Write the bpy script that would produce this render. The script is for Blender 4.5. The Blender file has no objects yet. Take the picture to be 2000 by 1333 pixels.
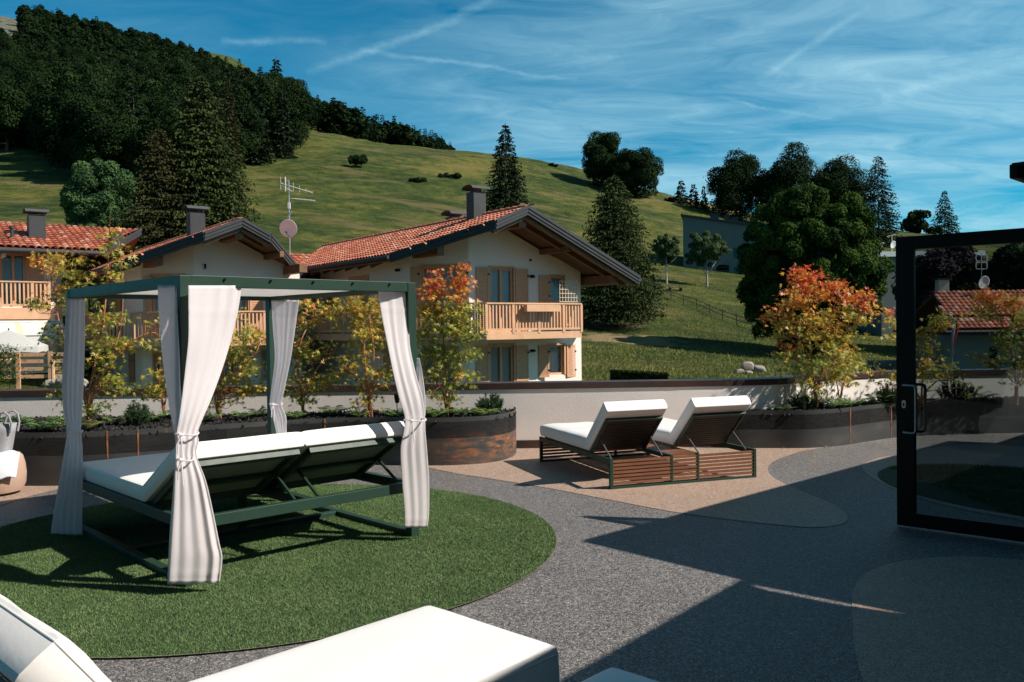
import bpy, math, random
import numpy as np
from mathutils import Vector, Matrix
R = math.radians
scene = bpy.context.scene
COL = scene.collection
# ------------------------------------------------------------------ camera
FPX, PIT, ROL, EYE = 1674.4, .01707, -.01258, 1.65
FW = np.array([0, math.cos(PIT), -math.sin(PIT)]); UP0 = np.array([0, math.sin(PIT), math.cos(PIT)]); RT0 = np.array([1., 0, 0])
RT = RT0*math.cos(ROL)+UP0*math.sin(ROL); UP = UP0*math.cos(ROL)-RT0*math.sin(ROL)
CAM = np.array([0, 0, EYE])
cd = bpy.data.cameras.new('camera'); cam = bpy.data.objects.new('camera', cd); COL.objects.link(cam)
cam.matrix_world = Matrix(((RT[0], UP[0], -FW[0], 0), (RT[1], UP[1], -FW[1], 0), (RT[2], UP[2], -FW[2], EYE), (0, 0, 0, 1)))
cd.sensor_width = 36; cd.lens = 36*FPX/2000; cd.clip_end = 6000; cd.clip_start = .05
scene.camera = cam
# ------------------------------------------------------------------ sun, sky, exposure
SUN_AZ, SUN_EL = R(-11.2), R(42.2)
sd = np.array([math.cos(SUN_AZ), math.sin(SUN_AZ), math.tan(SUN_EL)])
sl = bpy.data.lights.new('sun', 'SUN'); sl.energy = 5.0; sl.angle = R(.53); sl.color = (1, .92, .81)
so = bpy.data.objects.new('sun', sl); COL.objects.link(so)
so.rotation_euler = Vector(sd).to_track_quat('Z', 'Y').to_euler()
so.location = (20, -5, 20)
scene.view_settings.view_transform = 'Standard'; scene.view_settings.look = 'None'
scene.view_settings.exposure = 0.50; scene.view_settings.gamma = 1
W = bpy.data.worlds.new('World'); scene.world = W; W.use_nodes = True


class NT:
    """small node helper"""
    def __init__(s, tree): s.t = tree; s.t.nodes.clear()
    def n(s, typ, ins=None, **kw):
        nd = s.t.nodes.new(typ)
        for k, v in kw.items(): setattr(nd, k, v)
        for k, v in (ins or {}).items():
            if isinstance(v, bpy.types.NodeSocket): s.t.links.new(v, nd.inputs[k])
            else: nd.inputs[k].default_value = v
        return nd
    def m(s, op, a, b=None, c=None, clamp=False):
        nd = s.t.nodes.new('ShaderNodeMath'); nd.operation = op; nd.use_clamp = clamp
        for i, v in enumerate((a, b, c)):
            if v is None: continue
            if isinstance(v, bpy.types.NodeSocket): s.t.links.new(v, nd.inputs[i])
            else: nd.inputs[i].default_value = v
        return nd.outputs[0]
    def vm(s, op, a, b=None):
        nd = s.t.nodes.new('ShaderNodeVectorMath'); nd.operation = op
        for i, v in enumerate((a, b)):
            if v is None: continue
            if isinstance(v, bpy.types.NodeSocket): s.t.links.new(v, nd.inputs[i])
            else: nd.inputs[i].default_value = v
        return nd.outputs[1] if op == 'DOT_PRODUCT' else nd.outputs[0]
    def ramp(s, fac, stops, interp='LINEAR'):
        nd = s.t.nodes.new('ShaderNodeValToRGB'); cr = nd.color_ramp; cr.interpolation = interp
        while len(cr.elements) < len(stops): cr.elements.new(.5)
        for e, (p, c) in zip(cr.elements, stops):
            e.position = p; e.color = (c, c, c, 1) if isinstance(c, (int, float)) else (*c, 1)
        s.t.links.new(fac, nd.inputs[0]); return nd.outputs[0]
    def mix(s, fac, a, b, mode='MIX'):
        nd = s.t.nodes.new('ShaderNodeMix'); nd.data_type = 'RGBA'; nd.blend_type = mode
        for i, v in ((0, fac), (6, a), (7, b)):
            if isinstance(v, bpy.types.NodeSocket): s.t.links.new(v, nd.inputs[i])
            elif i == 0: nd.inputs[i].default_value = v
            else: nd.inputs[i].default_value = (*v, 1)
        return nd.outputs[2]
    def noise(s, vec, scale, detail=3, rough=.5, dist=0.):
        return s.n('ShaderNodeTexNoise', {'Vector': vec, 'Scale': scale, 'Detail': detail, 'Roughness': rough, 'Distortion': dist}).outputs[0]


def pray(px, py):
    return RT*(px-1000)/FPX-UP*(py-666.5)/FPX+FW


def build_world():
    t = NT(W.node_tree)
    sky = t.n('ShaderNodeTexSky', sky_type='NISHITA', sun_disc=False, sun_elevation=SUN_EL,
              sun_rotation=math.pi/2-SUN_AZ, altitude=1000, air_density=1.0, dust_density=.35, ozone_density=2.2)
    col = t.mix(1.0, sky.outputs[0], (.01, .90, 1.08), 'MULTIPLY')
    d = t.n('ShaderNodeTexCoord').outputs[0]
    sep = t.n('ShaderNodeSeparateXYZ', {0: d}); x, y, z = sep.outputs
    h = t.m('MAXIMUM', z, .03)
    # direction projected on a high cloud layer
    px = t.m('DIVIDE', x, t.m('ADD', h, .12)); py = t.m('DIVIDE', y, t.m('ADD', h, .12))
    v = t.n('ShaderNodeCombineXYZ', {0: px, 1: py, 2: 0.}).outputs[0]
    mp = t.n('ShaderNodeMapping', {'Vector': v, 'Rotation': (0, 0, R(24)), 'Scale': (.6, 1.25, 1)}).outputs[0]
    warp = t.n('ShaderNodeTexNoise', {'Vector': mp, 'Scale': 1.3, 'Detail': 3}).outputs[1]
    mv = t.vm('ADD', mp, t.vm('MULTIPLY', warp, (1.1, .9, 0)))
    c1 = t.ramp(t.noise(mv, .85, 9, .62, .3), [(.38, 0.), (.62, 1.)])
    c2 = t.ramp(t.noise(mv, 6, 6, .68, .5), [(.30, .55), (.66, 1.)])
    # clear patches stay towards the upper left
    big = t.m('ADD', .18, t.m('MULTIPLY', t.ramp(t.m('ADD', t.m('DIVIDE', x, t.m('MAXIMUM', y, .05)), t.m('MULTIPLY', t.noise(v, 1.1, 3), .5)), [(-.02, 0.), (.34, 1.)]), .82))
    cl = t.m('MULTIPLY', t.m('MULTIPLY', c1, c2), big)
    low = t.ramp(z, [(.02, .22), (.16, .03), (.3, .0)])
    cl = t.m('ADD', t.m('MULTIPLY', cl, 1.05), low, clamp=True)
    # contrails: thin great-circle bands, wavering and fading at the ends
    wob = t.n('ShaderNodeTexNoise', {'Vector': d, 'Scale': 7., 'Detail': 6, 'Roughness': .65}).outputs[1]
    dw = t.vm('ADD', d, t.vm('MULTIPLY', t.vm('SUBTRACT', wob, (.5, .5, .5)), (.030, .030, .030)))
    for (a, b, w, s) in (((600, 150), (1010, -10), .0062, .30), ((700, 100), (1130, 155), .0035, .28),
                         ((1480, 160), (1700, 10), .0055, .26), ((430, 78), (640, 92), .0045, .28),
                         ((1400, 190), (1640, 235), .003, .2), ((1850, 420), (1960, 400), .0022, .2),
                         ((1720, 185), (2050, 110), .01, .28)):
        A = pray(*a); B = pray(*b); A /= np.linalg.norm(A); B /= np.linalg.norm(B)
        n = np.cross(A, B); n /= np.linalg.norm(n); mid = (A+B)/2; mid /= np.linalg.norm(mid)
        half = float(np.dot(A, mid))
        dist = t.m('ABSOLUTE', t.vm('DOT_PRODUCT', dw, tuple(n)))
        band = t.m('SUBTRACT', 1., t.m('DIVIDE', dist, w), clamp=True)
        along = t.m('DIVIDE', t.m('SUBTRACT', t.vm('DOT_PRODUCT', d, tuple(mid)), half), (1-half), clamp=True)
        tex = t.ramp(t.noise(d, 45, 3, .6), [(.3, .4), (.6, 1.)])
        cl = t.m('ADD', cl, t.m('MULTIPLY', t.m('MULTIPLY', band, t.m('POWER', along, .35)), t.m('MULTIPLY', tex, s)), clamp=True)
    out = t.mix(t.m('MULTIPLY', cl, .82), col, (4.6, 8.0, 9.4))
    # the sky deepens towards the zenith
    out = t.mix(1., out, t.ramp(z, [(.36, 1.), (.68, .55)]), 'MULTIPLY')
    bg = t.n('ShaderNodeBackground', {'Color': out, 'Strength': .066})
    t.n('ShaderNodeOutputWorld', {0: bg.outputs[0]})


build_world()


def G(px, py, z=0.):
    d = pray(px, py); return CAM+d*(z-EYE)/d[2]


def P(px, py, Y):
    d = pray(px, py); return CAM+d*Y/d[1]


def proj(p):
    v = np.asarray(p, float)-CAM; w = v@FW
    return 1000+FPX*(v@RT)/w, 666.5-FPX*(v@UP)/w


# ------------------------------------------------------------------ object helpers
def tag(o, label=None, cat=None, group=None, kind=None):
    if label: o['label'] = label
    if cat: o['category'] = cat
    if group: o['group'] = group
    if kind: o['kind'] = kind
    return o


def thing(name, label, cat, loc=(0, 0, 0), rz=0., group=None):
    o = bpy.data.objects.new(name, None); COL.objects.link(o)
    o.location = loc; o.rotation_euler = (0, 0, rz); o.empty_display_size = .1
    return tag(o, label, cat, group)


def link(name, me, mats, parent=None, smooth=False):
    for m in (mats if isinstance(mats, (list, tuple)) else [mats]): me.materials.append(m)
    if smooth:
        me.polygons.foreach_set('use_smooth', [True]*len(me.polygons)); me.set_sharp_from_angle(angle=R(48))
    o = bpy.data.objects.new(name, me); COL.objects.link(o)
    if parent: o.parent = parent
    return o


class MB:
    def __init__(s): s.v = []; s.f = []; s.c = []; s.cc = None
    def add(s, vs, fs):
        b = len(s.v); s.v += [tuple(map(float, q)) for q in vs]
        s.f += [tuple(i+b for i in f) for f in fs]; s.c += [s.cc]*len(fs); return s
    def box(s, a, b):
        (x0, y0, z0), (x1, y1, z1) = a, b
        return s.add([(x0, y0, z0), (x1, y0, z0), (x1, y1, z0), (x0, y1, z0), (x0, y0, z1), (x1, y0, z1), (x1, y1, z1), (x0, y1, z1)],
                     [(0, 3, 2, 1), (4, 5, 6, 7), (0, 1, 5, 4), (1, 2, 6, 5), (2, 3, 7, 6), (3, 0, 4, 7)])
    def bar(s, a, b, w, h, up=(0, 0, 1)):
        a = Vector(a); b = Vector(b); d = (b-a).normalized(); u = Vector(up)
        r = d.cross(u)
        if r.length < 1e-4: r = d.cross(Vector((0, 1, 0)))
        r.normalize(); u = r.cross(d).normalized(); r = r*w/2; u = u*h/2
        return s.add([a-r-u, a+r-u, a+r+u, a-r+u, b-r-u, b+r-u, b+r+u, b-r+u],
                     [(0, 3, 2, 1), (4, 5, 6, 7), (0, 1, 5, 4), (1, 2, 6, 5), (2, 3, 7, 6), (3, 0, 4, 7)][:2]+[(0, 1, 5, 4), (1, 2, 6, 5), (2, 3, 7, 6), (3, 0, 4, 7)])
    def tube(s, pts, rad, n=6, cap=True):
        pts = [Vector(p) for p in pts]; m = len(pts)
        if isinstance(rad, (int, float)): rad = [rad]*m
        prev = None; vs = []
        for i, p in enumerate(pts):
            d = (pts[min(i+1, m-1)]-pts[max(i-1, 0)])
            d = d.normalized() if d.length > 1e-9 else Vector((0, 0, 1))
            if prev is None:
                r = d.cross(Vector((0, 0, 1)));
                if r.length < .05: r = d.cross(Vector((0, 1, 0)))
            else: r = prev-d*prev.dot(d)
            r.normalize(); prev = r; u = d.cross(r)
            vs += [p+(r*math.cos(2*math.pi*k/n)+u*math.sin(2*math.pi*k/n))*rad[i] for k in range(n)]
        fs = [(i*n+k, i*n+(k+1) % n, (i+1)*n+(k+1) % n, (i+1)*n+k) for i in range(m-1) for k in range(n)]
        if cap: fs += [tuple(range(n))[::-1], tuple((m-1)*n+k for k in range(n))]
        return s.add(vs, fs)
    def lathe(s, prof, n=20, c=(0, 0, 0), arc=2*math.pi):
        vs = []; m = len(prof)
        for r, z in prof: vs += [(c[0]+r*math.cos(2*math.pi*k/n), c[1]+r*math.sin(2*math.pi*k/n), c[2]+z) for k in range(n)]
        return s.add(vs, [(i*n+k, i*n+(k+1) % n, (i+1)*n+(k+1) % n, (i+1)*n+k) for i in range(m-1) for k in range(n)])
    def prism(s, poly, z0, z1):
        n = len(poly); lo = [(p[0], p[1], z0 if not callable(z0) else z0(*p[:2])) for p in poly]
        hi = [(p[0], p[1], z1 if not callable(z1) else z1(*p[:2])) for p in poly]
        return s.add(lo+hi, [tuple(range(n))[::-1], tuple(range(n, 2*n))]+[(i, (i+1) % n, n+(i+1) % n, n+i) for i in range(n)])
    def slab(s, poly3, t):
        """polygon of 3D points thickened along its normal by t (downwards/backwards)"""
        p = [Vector(q) for q in poly3]; nn = Vector((0, 0, 0))
        for i in range(len(p)):
            a, b = p[i], p[(i+1) % len(p)]; nn += a.cross(b)
        nn.normalize(); n = len(p)
        return s.add([q for q in p]+[q-nn*t for q in p], [tuple(range(n)), tuple(range(n, 2*n))[::-1]]+[(i, n+i, n+(i+1) % n, (i+1) % n) for i in range(n)])
    def build(s, name, mats, parent=None, smooth=False, bevel=0, label=None, recalc=True):
        me = bpy.data.meshes.new(name); me.from_pydata(s.v, [], s.f); me.update()
        if recalc:
            import bmesh
            bm = bmesh.new(); bm.from_mesh(me); bmesh.ops.recalc_face_normals(bm, faces=bm.faces); bm.to_mesh(me); bm.free()
        if any(c is not None for c in s.c):
            at = me.attributes.new('col', 'FLOAT_COLOR', 'FACE')
            at.data.foreach_set('color', np.array([(*(c or (.5, .5, .5)), 1.) for c in s.c], 'f').ravel())
        o = link(name, me, mats, parent, smooth)
        if bevel:
            b = o.modifiers.new('bevel', 'BEVEL'); b.width = bevel; b.segments = 2; b.limit_method = 'ANGLE'; b.angle_limit = R(40)
        if label: o['label'] = label
        return o


def kmesh(name, V, col=None):
    """V (n,k,3): n separate k-gons"""
    V = np.asarray(V, 'f'); n, k, _ = V.shape
    me = bpy.data.meshes.new(name); me.vertices.add(n*k); me.vertices.foreach_set('co', V.ravel())
    me.loops.add(n*k); me.loops.foreach_set('vertex_index', np.arange(n*k, dtype='i'))
    me.polygons.add(n); me.polygons.foreach_set('loop_start', np.arange(0, n*k, k, dtype='i'))
    me.polygons.foreach_set('loop_total', np.full(n, k, 'i'))
    if col is not None:
        at = me.attributes.new('col', 'FLOAT_COLOR', 'FACE')
        at.data.foreach_set('color', np.c_[np.asarray(col, 'f'), np.ones(n, 'f')].ravel())
    me.update(calc_edges=True); return me


def unit(a): return a/np.maximum(np.linalg.norm(a, axis=-1, keepdims=True), 1e-9)


def spline(pts, n=8, closed=True):
    p = np.array(pts, float); m = len(p); out = []
    for i in range(m if closed else m-1):
        a, b, c, d = (p[(i-1) % m], p[i], p[(i+1) % m], p[(i+2) % m]) if closed else (p[max(i-1, 0)], p[i], p[i+1], p[min(i+2, m-1)])
        for k in range(n):
            t = k/n; out.append(.5*((2*b)+(-a+c)*t+(2*a-5*b+4*c-d)*t*t+(-a+3*b-3*c+d)*t**3))
    if not closed: out.append(p[-1])
    return np.array(out)


# ------------------------------------------------------------------ materials
MATS = {}


def mat(name, col, rough=.6, var=.15, vscale=4., bump=0., bscale=60., metal=0., spec=.5, tint=None, stretch=(1, 1, 1), trans=0., sheen=0.):
    if name in MATS: return MATS[name]
    m = bpy.data.materials.new(name); m.use_nodes = True; t = NT(m.node_tree); MATS[name] = m
    tc = t.n('ShaderNodeTexCoord').outputs[3]
    v = t.n('ShaderNodeMapping', {'Vector': tc, 'Scale': stretch}).outputs[0]
    if col == 'attr':
        c = t.n('ShaderNodeAttribute', attribute_name='col').outputs[0]
        c = t.mix(t.noise(v, vscale, 3), c, t.mix(1., c, (1-var,)*3, 'MULTIPLY'))
    else:
        c2 = tint or tuple(q*(1-var) for q in col)
        c = t.mix(t.ramp(t.noise(v, vscale, 6, .62), [(.35, 0.), (.68, 1.)]), col, c2)
    ins = {'Base Color': c, 'Roughness': t.m('ADD', rough-.06, t.m('MULTIPLY', t.noise(v, vscale*3, 3), .12)), 'Metallic': metal, 'Specular IOR Level': spec}
    if bump:
        ins['Normal'] = t.n('ShaderNodeBump', {'Height': t.noise(v, bscale, 4, .6), 'Strength': bump, 'Distance': .01}).outputs[0]
    b = t.n('ShaderNodeBsdfPrincipled', ins)
    if sheen: b.inputs['Sheen Weight'].default_value = sheen
    sh = b.outputs[0]
    if trans:
        tr = t.n('ShaderNodeBsdfTranslucent', {'Color': c}); sh = t.n('ShaderNodeMixShader', {0: trans, 1: sh, 2: tr.outputs[0]}).outputs[0]
    t.n('ShaderNodeOutputMaterial', {0: sh})
    return m


def gravel_mat(name, stops, scale=110):
    m = bpy.data.materials.new(name); m.use_nodes = True; t = NT(m.node_tree)
    v = t.n('ShaderNodeTexCoord').outputs[3]
    vo = t.n('ShaderNodeTexVoronoi', {'Vector': v, 'Scale': scale, 'Randomness': 1.})
    s = t.n('ShaderNodeSeparateColor', {0: vo.outputs[1]})
    c = t.ramp(s.outputs[0], stops)
    vo2 = t.n('ShaderNodeTexVoronoi', {'Vector': v, 'Scale': scale*.45, 'Randomness': 1.})
    s2 = t.n('ShaderNodeSeparateColor', {0: vo2.outputs[1]})
    c = t.mix(.35, c, t.ramp(s2.outputs[1], stops))
    c = t.mix(t.ramp(t.noise(v, 1.1, 5, .6), [(.35, 0.), (.7, .35)]), c, t.mix(1., c, (.7, .7, .72), 'MULTIPLY'))
    edge = t.ramp(vo.outputs[0], [(0., 1.), (.75, .45)])
    bp = t.n('ShaderNodeBump', {'Height': t.m('SUBTRACT', 1., vo.outputs[0]), 'Strength': .8, 'Distance': .005}).outputs[0]
    b = t.n('ShaderNodeBsdfPrincipled', {'Base Color': t.mix(1., c, edge, 'MULTIPLY'), 'Roughness': .55, 'Normal': bp})
    t.n('ShaderNodeOutputMaterial', {0: b.outputs[0]}); return m


M_gravel = gravel_mat('grey stone carpet', [(0., (.020, .020, .024)), (.35, (.105, .10, .104)), (.65, (.27, .25, .245)), (.88, (.50, .46, .44)), (1., (.80, .74, .70))], 165)
M_beige = gravel_mat('beige stone carpet', [(0., (.20, .12, .085)), (.4, (.56, .38, .285)), (.75, (.70, .50, .39)), (1., (.88, .74, .63))], 150)
M_green = mat('dark green steel', (.020, .048, .034), .45, .15, 3, bump=.05, bscale=300, spec=.25)
M_greenlit = M_green
M_white_cush = mat('white outdoor vinyl', (.77, .755, .745), .5, .04, 3, bump=.25, bscale=9, sheen=.1)
M_canvas = mat('grey green sling', (.20, .22, .19), .7, .12, 6, bump=.2, bscale=200)
M_curtain = mat('lilac white voile', (.93, .885, .905), .85, .03, 8, bump=.12, bscale=320, stretch=(1, 1, .3), trans=.52)
M_canopy = mat('white canopy cloth', (.88, .86, .84), .7, .05, 5, trans=.5)
M_stucco = mat('white stucco', (.90, .84, .81), .9, .08, 1.3, bump=.5, bscale=90)
M_house = mat('pale plaster', (.86, .735, .68), .9, .08, .8, bump=.35, bscale=40)
M_house_warm = mat('warm plaster', (.72, .62, .50), .9, .08, .8, bump=.35, bscale=40)
M_coping = mat('brown copper coping', (.030, .022, .021), .4, .4, 2.2, tint=(.075, .038, .028))
M_wood = mat('larch boards', (.66, .35, .20), .6, .22, 5, bump=.2, bscale=30, stretch=(1, 1, 6))
M_woodrail = mat('larch railing', (.68, .39, .23), .6, .2, 3, bump=.15, bscale=40)
M_wooddark = mat('dark roof timber', (.14, .07, .04), .6, .45, 3, bump=.2, bscale=30, stretch=(4, 1, 4))
M_beam = mat('brown beam', (.22, .105, .052), .55, .4, 4, bump=.2, bscale=30)
M_slat = mat('ipe slats', (.22, .085, .042), .5, .4, 9, bump=.15, bscale=60, stretch=(.3, 1, 3))
M_metal = mat('anthracite sheet', (.050, .052, .058), .6, .25, 1.5, spec=.25)
M_tile = mat('terracotta tile', 'attr', .75, .25, 7, bump=.3, bscale=40)
M_tilebase = mat('dark terracotta pan course', (.20, .07, .045), .85, .3, 6)  # dark red pan base beneath the cover tiles
M_white = mat('white paint', (.75, .75, .73), .45, .06, 3)
M_alu = mat('weathered aluminium', (.55, .56, .55), .4, .2, 8, metal=.6)
M_steel = mat('brushed steel', (.20, .215, .225), .33, .1, 20, metal=.9)
M_black = mat('black powder coat', (.004, .004, .005), .4, .1, 5, spec=.15)
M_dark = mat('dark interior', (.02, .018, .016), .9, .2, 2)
M_bark = mat('grey bark', (.10, .075, .055), .9, .45, 6, bump=.6, bscale=20, stretch=(1, 1, .3))
M_birch = mat('birch bark', (.45, .42, .38), .8, .65, 5, bump=.3, bscale=12, stretch=(.5, .5, 2))
M_maplebark = mat('coral maple bark', (.48, .15, .085), .5, .45, 9, tint=(.30, .16, .07), bump=.15, bscale=60)
M_leafattr = mat('maple leaf', 'attr', .5, .12, 9, trans=.45)
M_fern = mat('fern frond', 'attr', .5, .2, 6, trans=.25)
M_lava = mat('lava gravel', (.022, .020, .022), .9, .5, 30, bump=.8, bscale=70)
M_stone = mat('pale rock', (.36, .31, .26), .9, .4, 2.5, bump=.8, bscale=6)
M_netting = mat('white net curtain', (.70, .72, .74), .9, .1, 4, trans=.4, stretch=(14, 14, .2))
M_rust = mat('rusty weld', (.36, .13, .045), .8, .5, 25, tint=(.16, .07, .035), bump=.4, bscale=60)
M_taupe = mat('taupe pouf', (.43, .29, .22), .65, .06, 4, bump=.1, bscale=200)
M_felt = mat('grey melange felt', (.36, .36, .38), .95, .35, 220, bump=.4, bscale=260)
M_towel = mat('white towelling', (.78, .80, .86), .95, .05, 20, bump=.6, bscale=260)
M_awn = mat('striped awning', (.74, .70, .60), .8, .05, 4, trans=.2)
M_red = mat('red cloth', (.55, .03, .03), .8, .1, 8)
M_grit = mat('grey concrete', (.12, .135, .135), .9, .12, .5, bump=.2, bscale=10)


def leafmat(name, a, b, tr=.2, vs=.35):
    m = bpy.data.materials.new(name); m.use_nodes = True; t = NT(m.node_tree)
    tc = t.n('ShaderNodeTexCoord').outputs[3]; at = t.n('ShaderNodeAttribute', attribute_name='col').outputs[2]
    oi = t.n('ShaderNodeObjectInfo').outputs[5]
    f = t.m('ADD', t.m('MULTIPLY', t.noise(tc, vs, 3), .5), t.m('MULTIPLY', at, .5))
    a = tuple(q*1.25 for q in a); b = tuple(q*1.45 for q in b)
    c = t.mix(t.ramp(f, [(.3, 0.), (.75, 1.)]), a, b)
    c = t.mix(t.m('MULTIPLY', oi, .35), c, t.mix(1., c, (.65, .72, .62), 'MULTIPLY'))
    d = t.n('ShaderNodeBsdfPrincipled', {'Base Color': c, 'Roughness': .8, 'Specular IOR Level': .06}).outputs[0]
    r = t.n('ShaderNodeBsdfTranslucent', {'Color': c}).outputs[0]
    t.n('ShaderNodeOutputMaterial', {0: t.n('ShaderNodeMixShader', {0: tr, 1: d, 2: r}).outputs[0]}); return m


L_beech = leafmat('beech foliage', (.005, .013, .005), (.020, .037, .010), .1)
L_horn = leafmat('hornbeam foliage', (.009, .024, .006), (.046, .082, .013), .18)
L_fresh = leafmat('fresh green foliage', (.030, .065, .026), (.075, .125, .045), .2)
L_spruce = leafmat('spruce foliage', (.007, .014, .008), (.024, .036, .016), .08)
L_cedar = leafmat('olive conifer foliage', (.010, .020, .007), (.050, .060, .018), .1)
L_cones = leafmat('brown tipped conifer foliage', (.014, .018, .008), (.052, .044, .017), .1)
L_spruceo = leafmat('dark olive spruce foliage', (.010, .020, .008), (.048, .060, .020), .1)
L_birch = leafmat('birch foliage', (.035, .060, .025), (.085, .115, .050), .25)
L_copper = leafmat('copper beech foliage', (.020, .016, .020), (.045, .032, .038), .1)
L_mugo = leafmat('mugo pine needles', (.015, .040, .018), (.045, .090, .035), .1, 6)


def turf_mat():
    m = bpy.data.materials.new('artificial turf'); m.use_nodes = True; t = NT(m.node_tree)
    v = t.n('ShaderNodeTexCoord').outputs[3]; at = t.n('ShaderNodeAttribute', attribute_name='col').outputs[2]
    f = t.m('ADD', t.m('MULTIPLY', t.noise(v, 2.2, 5, .6), .55), t.m('MULTIPLY', at, .45))
    c = t.ramp(f, [(.25, (.060, .112, .036)), (.5, (.115, .185, .064)), (.8, (.225, .30, .135))])
    b = t.n('ShaderNodeBsdfPrincipled', {'Base Color': c, 'Roughness': .75, 'Specular IOR Level': .15})
    t.n('ShaderNodeOutputMaterial', {0: b.outputs[0]}); return m


M_turf = turf_mat()
M_turfbase = mat('turf backing', (.035, .070, .024), .9, .3, 40, bump=.8, bscale=200)


def meadow_mat():
    m = bpy.data.materials.new('meadow'); m.use_nodes = True; t = NT(m.node_tree)
    g = t.n('ShaderNodeNewGeometry').outputs[0]
    flat = t.n('ShaderNodeMapping', {'Vector': g, 'Scale': (1, 1, 1.4)}).outputs[0]
    a = t.noise(flat, .035, 5, .6); b = t.noise(flat, .33, 6, .7); f = t.noise(flat, 3.5, 4, .7)
    c = t.ramp(t.m('ADD', t.m('MULTIPLY', a, .5), t.m('MULTIPLY', b, .5)), [(.40, (.028, .056, .015)), (.5, (.080, .110, .026)), (.60, (.200, .185, .050))])
    f2 = t.noise(flat, .9, 5, .75)
    c = t.mix(t.ramp(f2, [(.38, 0.), (.62, .75)]), c, t.mix(1., c, (.45, .55, .45), 'MULTIPLY'))
    c = t.mix(t.ramp(f, [(.35, 0.), (.65, .7)]), c, t.mix(1., c, (1.7, 1.5, 1.3), 'MULTIPLY'))
    # straw-dry patches
    dry = t.noise(t.n('ShaderNodeMapping', {'Vector': g, 'Scale': (.05, .16, .1)}).outputs[0], 1.0, 4, .6)
    c = t.mix(t.ramp(dry, [(.54, 0.), (.66, .6)]), c, (.27, .20, .09))
    vo = t.n('ShaderNodeTexVoronoi', {'Vector': flat, 'Scale': 2.2})
    fl = t.m('MULTIPLY', t.ramp(vo.outputs[0], [(.10, 1.), (.16, 0.)]), t.ramp(t.noise(flat, .12, 3), [(.48, 0.), (.6, .8)]))
    c = t.mix(fl, c, (.45, .36, .04))
    # straw patches where the slope was mown, right of the chalet
    for (cx, cy, rx, ry) in DRYP:
        q = t.vm('MULTIPLY', t.vm('SUBTRACT', g, (cx, cy, 0)), (1/rx, 1/ry, 0))
        ln = t.n('ShaderNodeVectorMath', {0: q}, operation='LENGTH').outputs[1]
        k = t.ramp(t.m('ADD', ln, t.m('MULTIPLY', t.m('SUBTRACT', t.noise(flat, .5, 5, .7), .5), 2.2)), [(.6, .9), (1., 0.)])
        c = t.mix(k, c, t.mix(t.noise(flat, 3, 4), (.52, .38, .20), (.32, .25, .12)))
    # bare limestone high up
    sz = t.n('ShaderNodeSeparateXYZ', {0: g})
    rk = t.m('MULTIPLY', t.ramp(t.m('DIVIDE', sz.outputs[2], 300.), [(.42, 0.), (.50, 1.)]), t.ramp(t.noise(g, .09, 5, .7), [(.42, 0.), (.50, 1.)]))
    rk = t.m('MULTIPLY', rk, t.ramp(t.m('DIVIDE', sz.outputs[0], sz.outputs[1]), [(-.0, 1.), (.01, 1.)]))
    rk = t.m('MULTIPLY', rk, t.m('LESS_THAN', t.m('DIVIDE', sz.outputs[0], sz.outputs[1]), -.52))
    c = t.mix(rk, c, (.27, .25, .22))
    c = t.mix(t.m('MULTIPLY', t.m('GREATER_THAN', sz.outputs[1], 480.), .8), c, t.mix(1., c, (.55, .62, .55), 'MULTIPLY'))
    bp = t.n('ShaderNodeBump', {'Height': t.noise(flat, 5., 5, .7), 'Strength': 1., 'Distance': .8}).outputs[0]
    s = t.n('ShaderNodeBsdfPrincipled', {'Base Color': c, 'Roughness': .9, 'Specular IOR Level': .15, 'Normal': bp})
    t.n('ShaderNodeOutputMaterial', {0: s.outputs[0]}); return m


def steel_planter_mat():
    m = bpy.data.materials.new('raw steel planter'); m.use_nodes = True; t = NT(m.node_tree)
    v = t.n('ShaderNodeTexCoord').outputs[3]; g = t.n('ShaderNodeNewGeometry').outputs[0]
    st = t.n('ShaderNodeMapping', {'Vector': v, 'Scale': (.8, .8, 2.2)}).outputs[0]
    c = t.ramp(t.noise(st, 1.6, 6, .6), [(.3, (.024, .028, .031)), (.55, (.044, .045, .045)), (.75, (.085, .073, .063))])
    sp = t.n('ShaderNodeSeparateXYZ', {0: g})
    # rust has taken the round end of the left planter, towards its foot
    mx = t.m('MULTIPLY', t.ramp(t.m('ADD', sp.outputs[0], 1.6), [(.45, 0.), (.95, 1.)]), t.ramp(t.m('SUBTRACT', 1.2, sp.outputs[0]), [(0., 0.), (.3, 1.)]))
    mz = t.ramp(sp.outputs[2], [(.06, .5), (.14, 1.), (.30, .85), (.42, 0.)])
    rn = t.ramp(t.noise(t.n('ShaderNodeMapping', {'Vector': v, 'Scale': (2, 2, 9)}).outputs[0], 2.4, 7, .68), [(.42, 0.), (.60, 1.)])
    k = t.m('MULTIPLY', t.m('MULTIPLY', mx, mz), rn)
    c = t.mix(k, c, t.ramp(t.noise(v, 14, 5, .7), [(.3, (.10, .04, .02)), (.7, (.34, .13, .045))]))
    dot = t.ramp(t.noise(v, 9, 3, .6), [(.70, 0.), (.74, .6)])
    c = t.mix(dot, c, (.16, .08, .045))
    b = t.n('ShaderNodeBsdfPrincipled', {'Base Color': c, 'Metallic': .0, 'Roughness': t.m('ADD', .52, t.m('MULTIPLY', k, .4)),
            'Normal': t.n('ShaderNodeBump', {'Height': t.noise(st, 5, 4), 'Strength': .05, 'Distance': .01}).outputs[0]})
    t.n('ShaderNodeOutputMaterial', {0: b.outputs[0]}); return m


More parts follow.
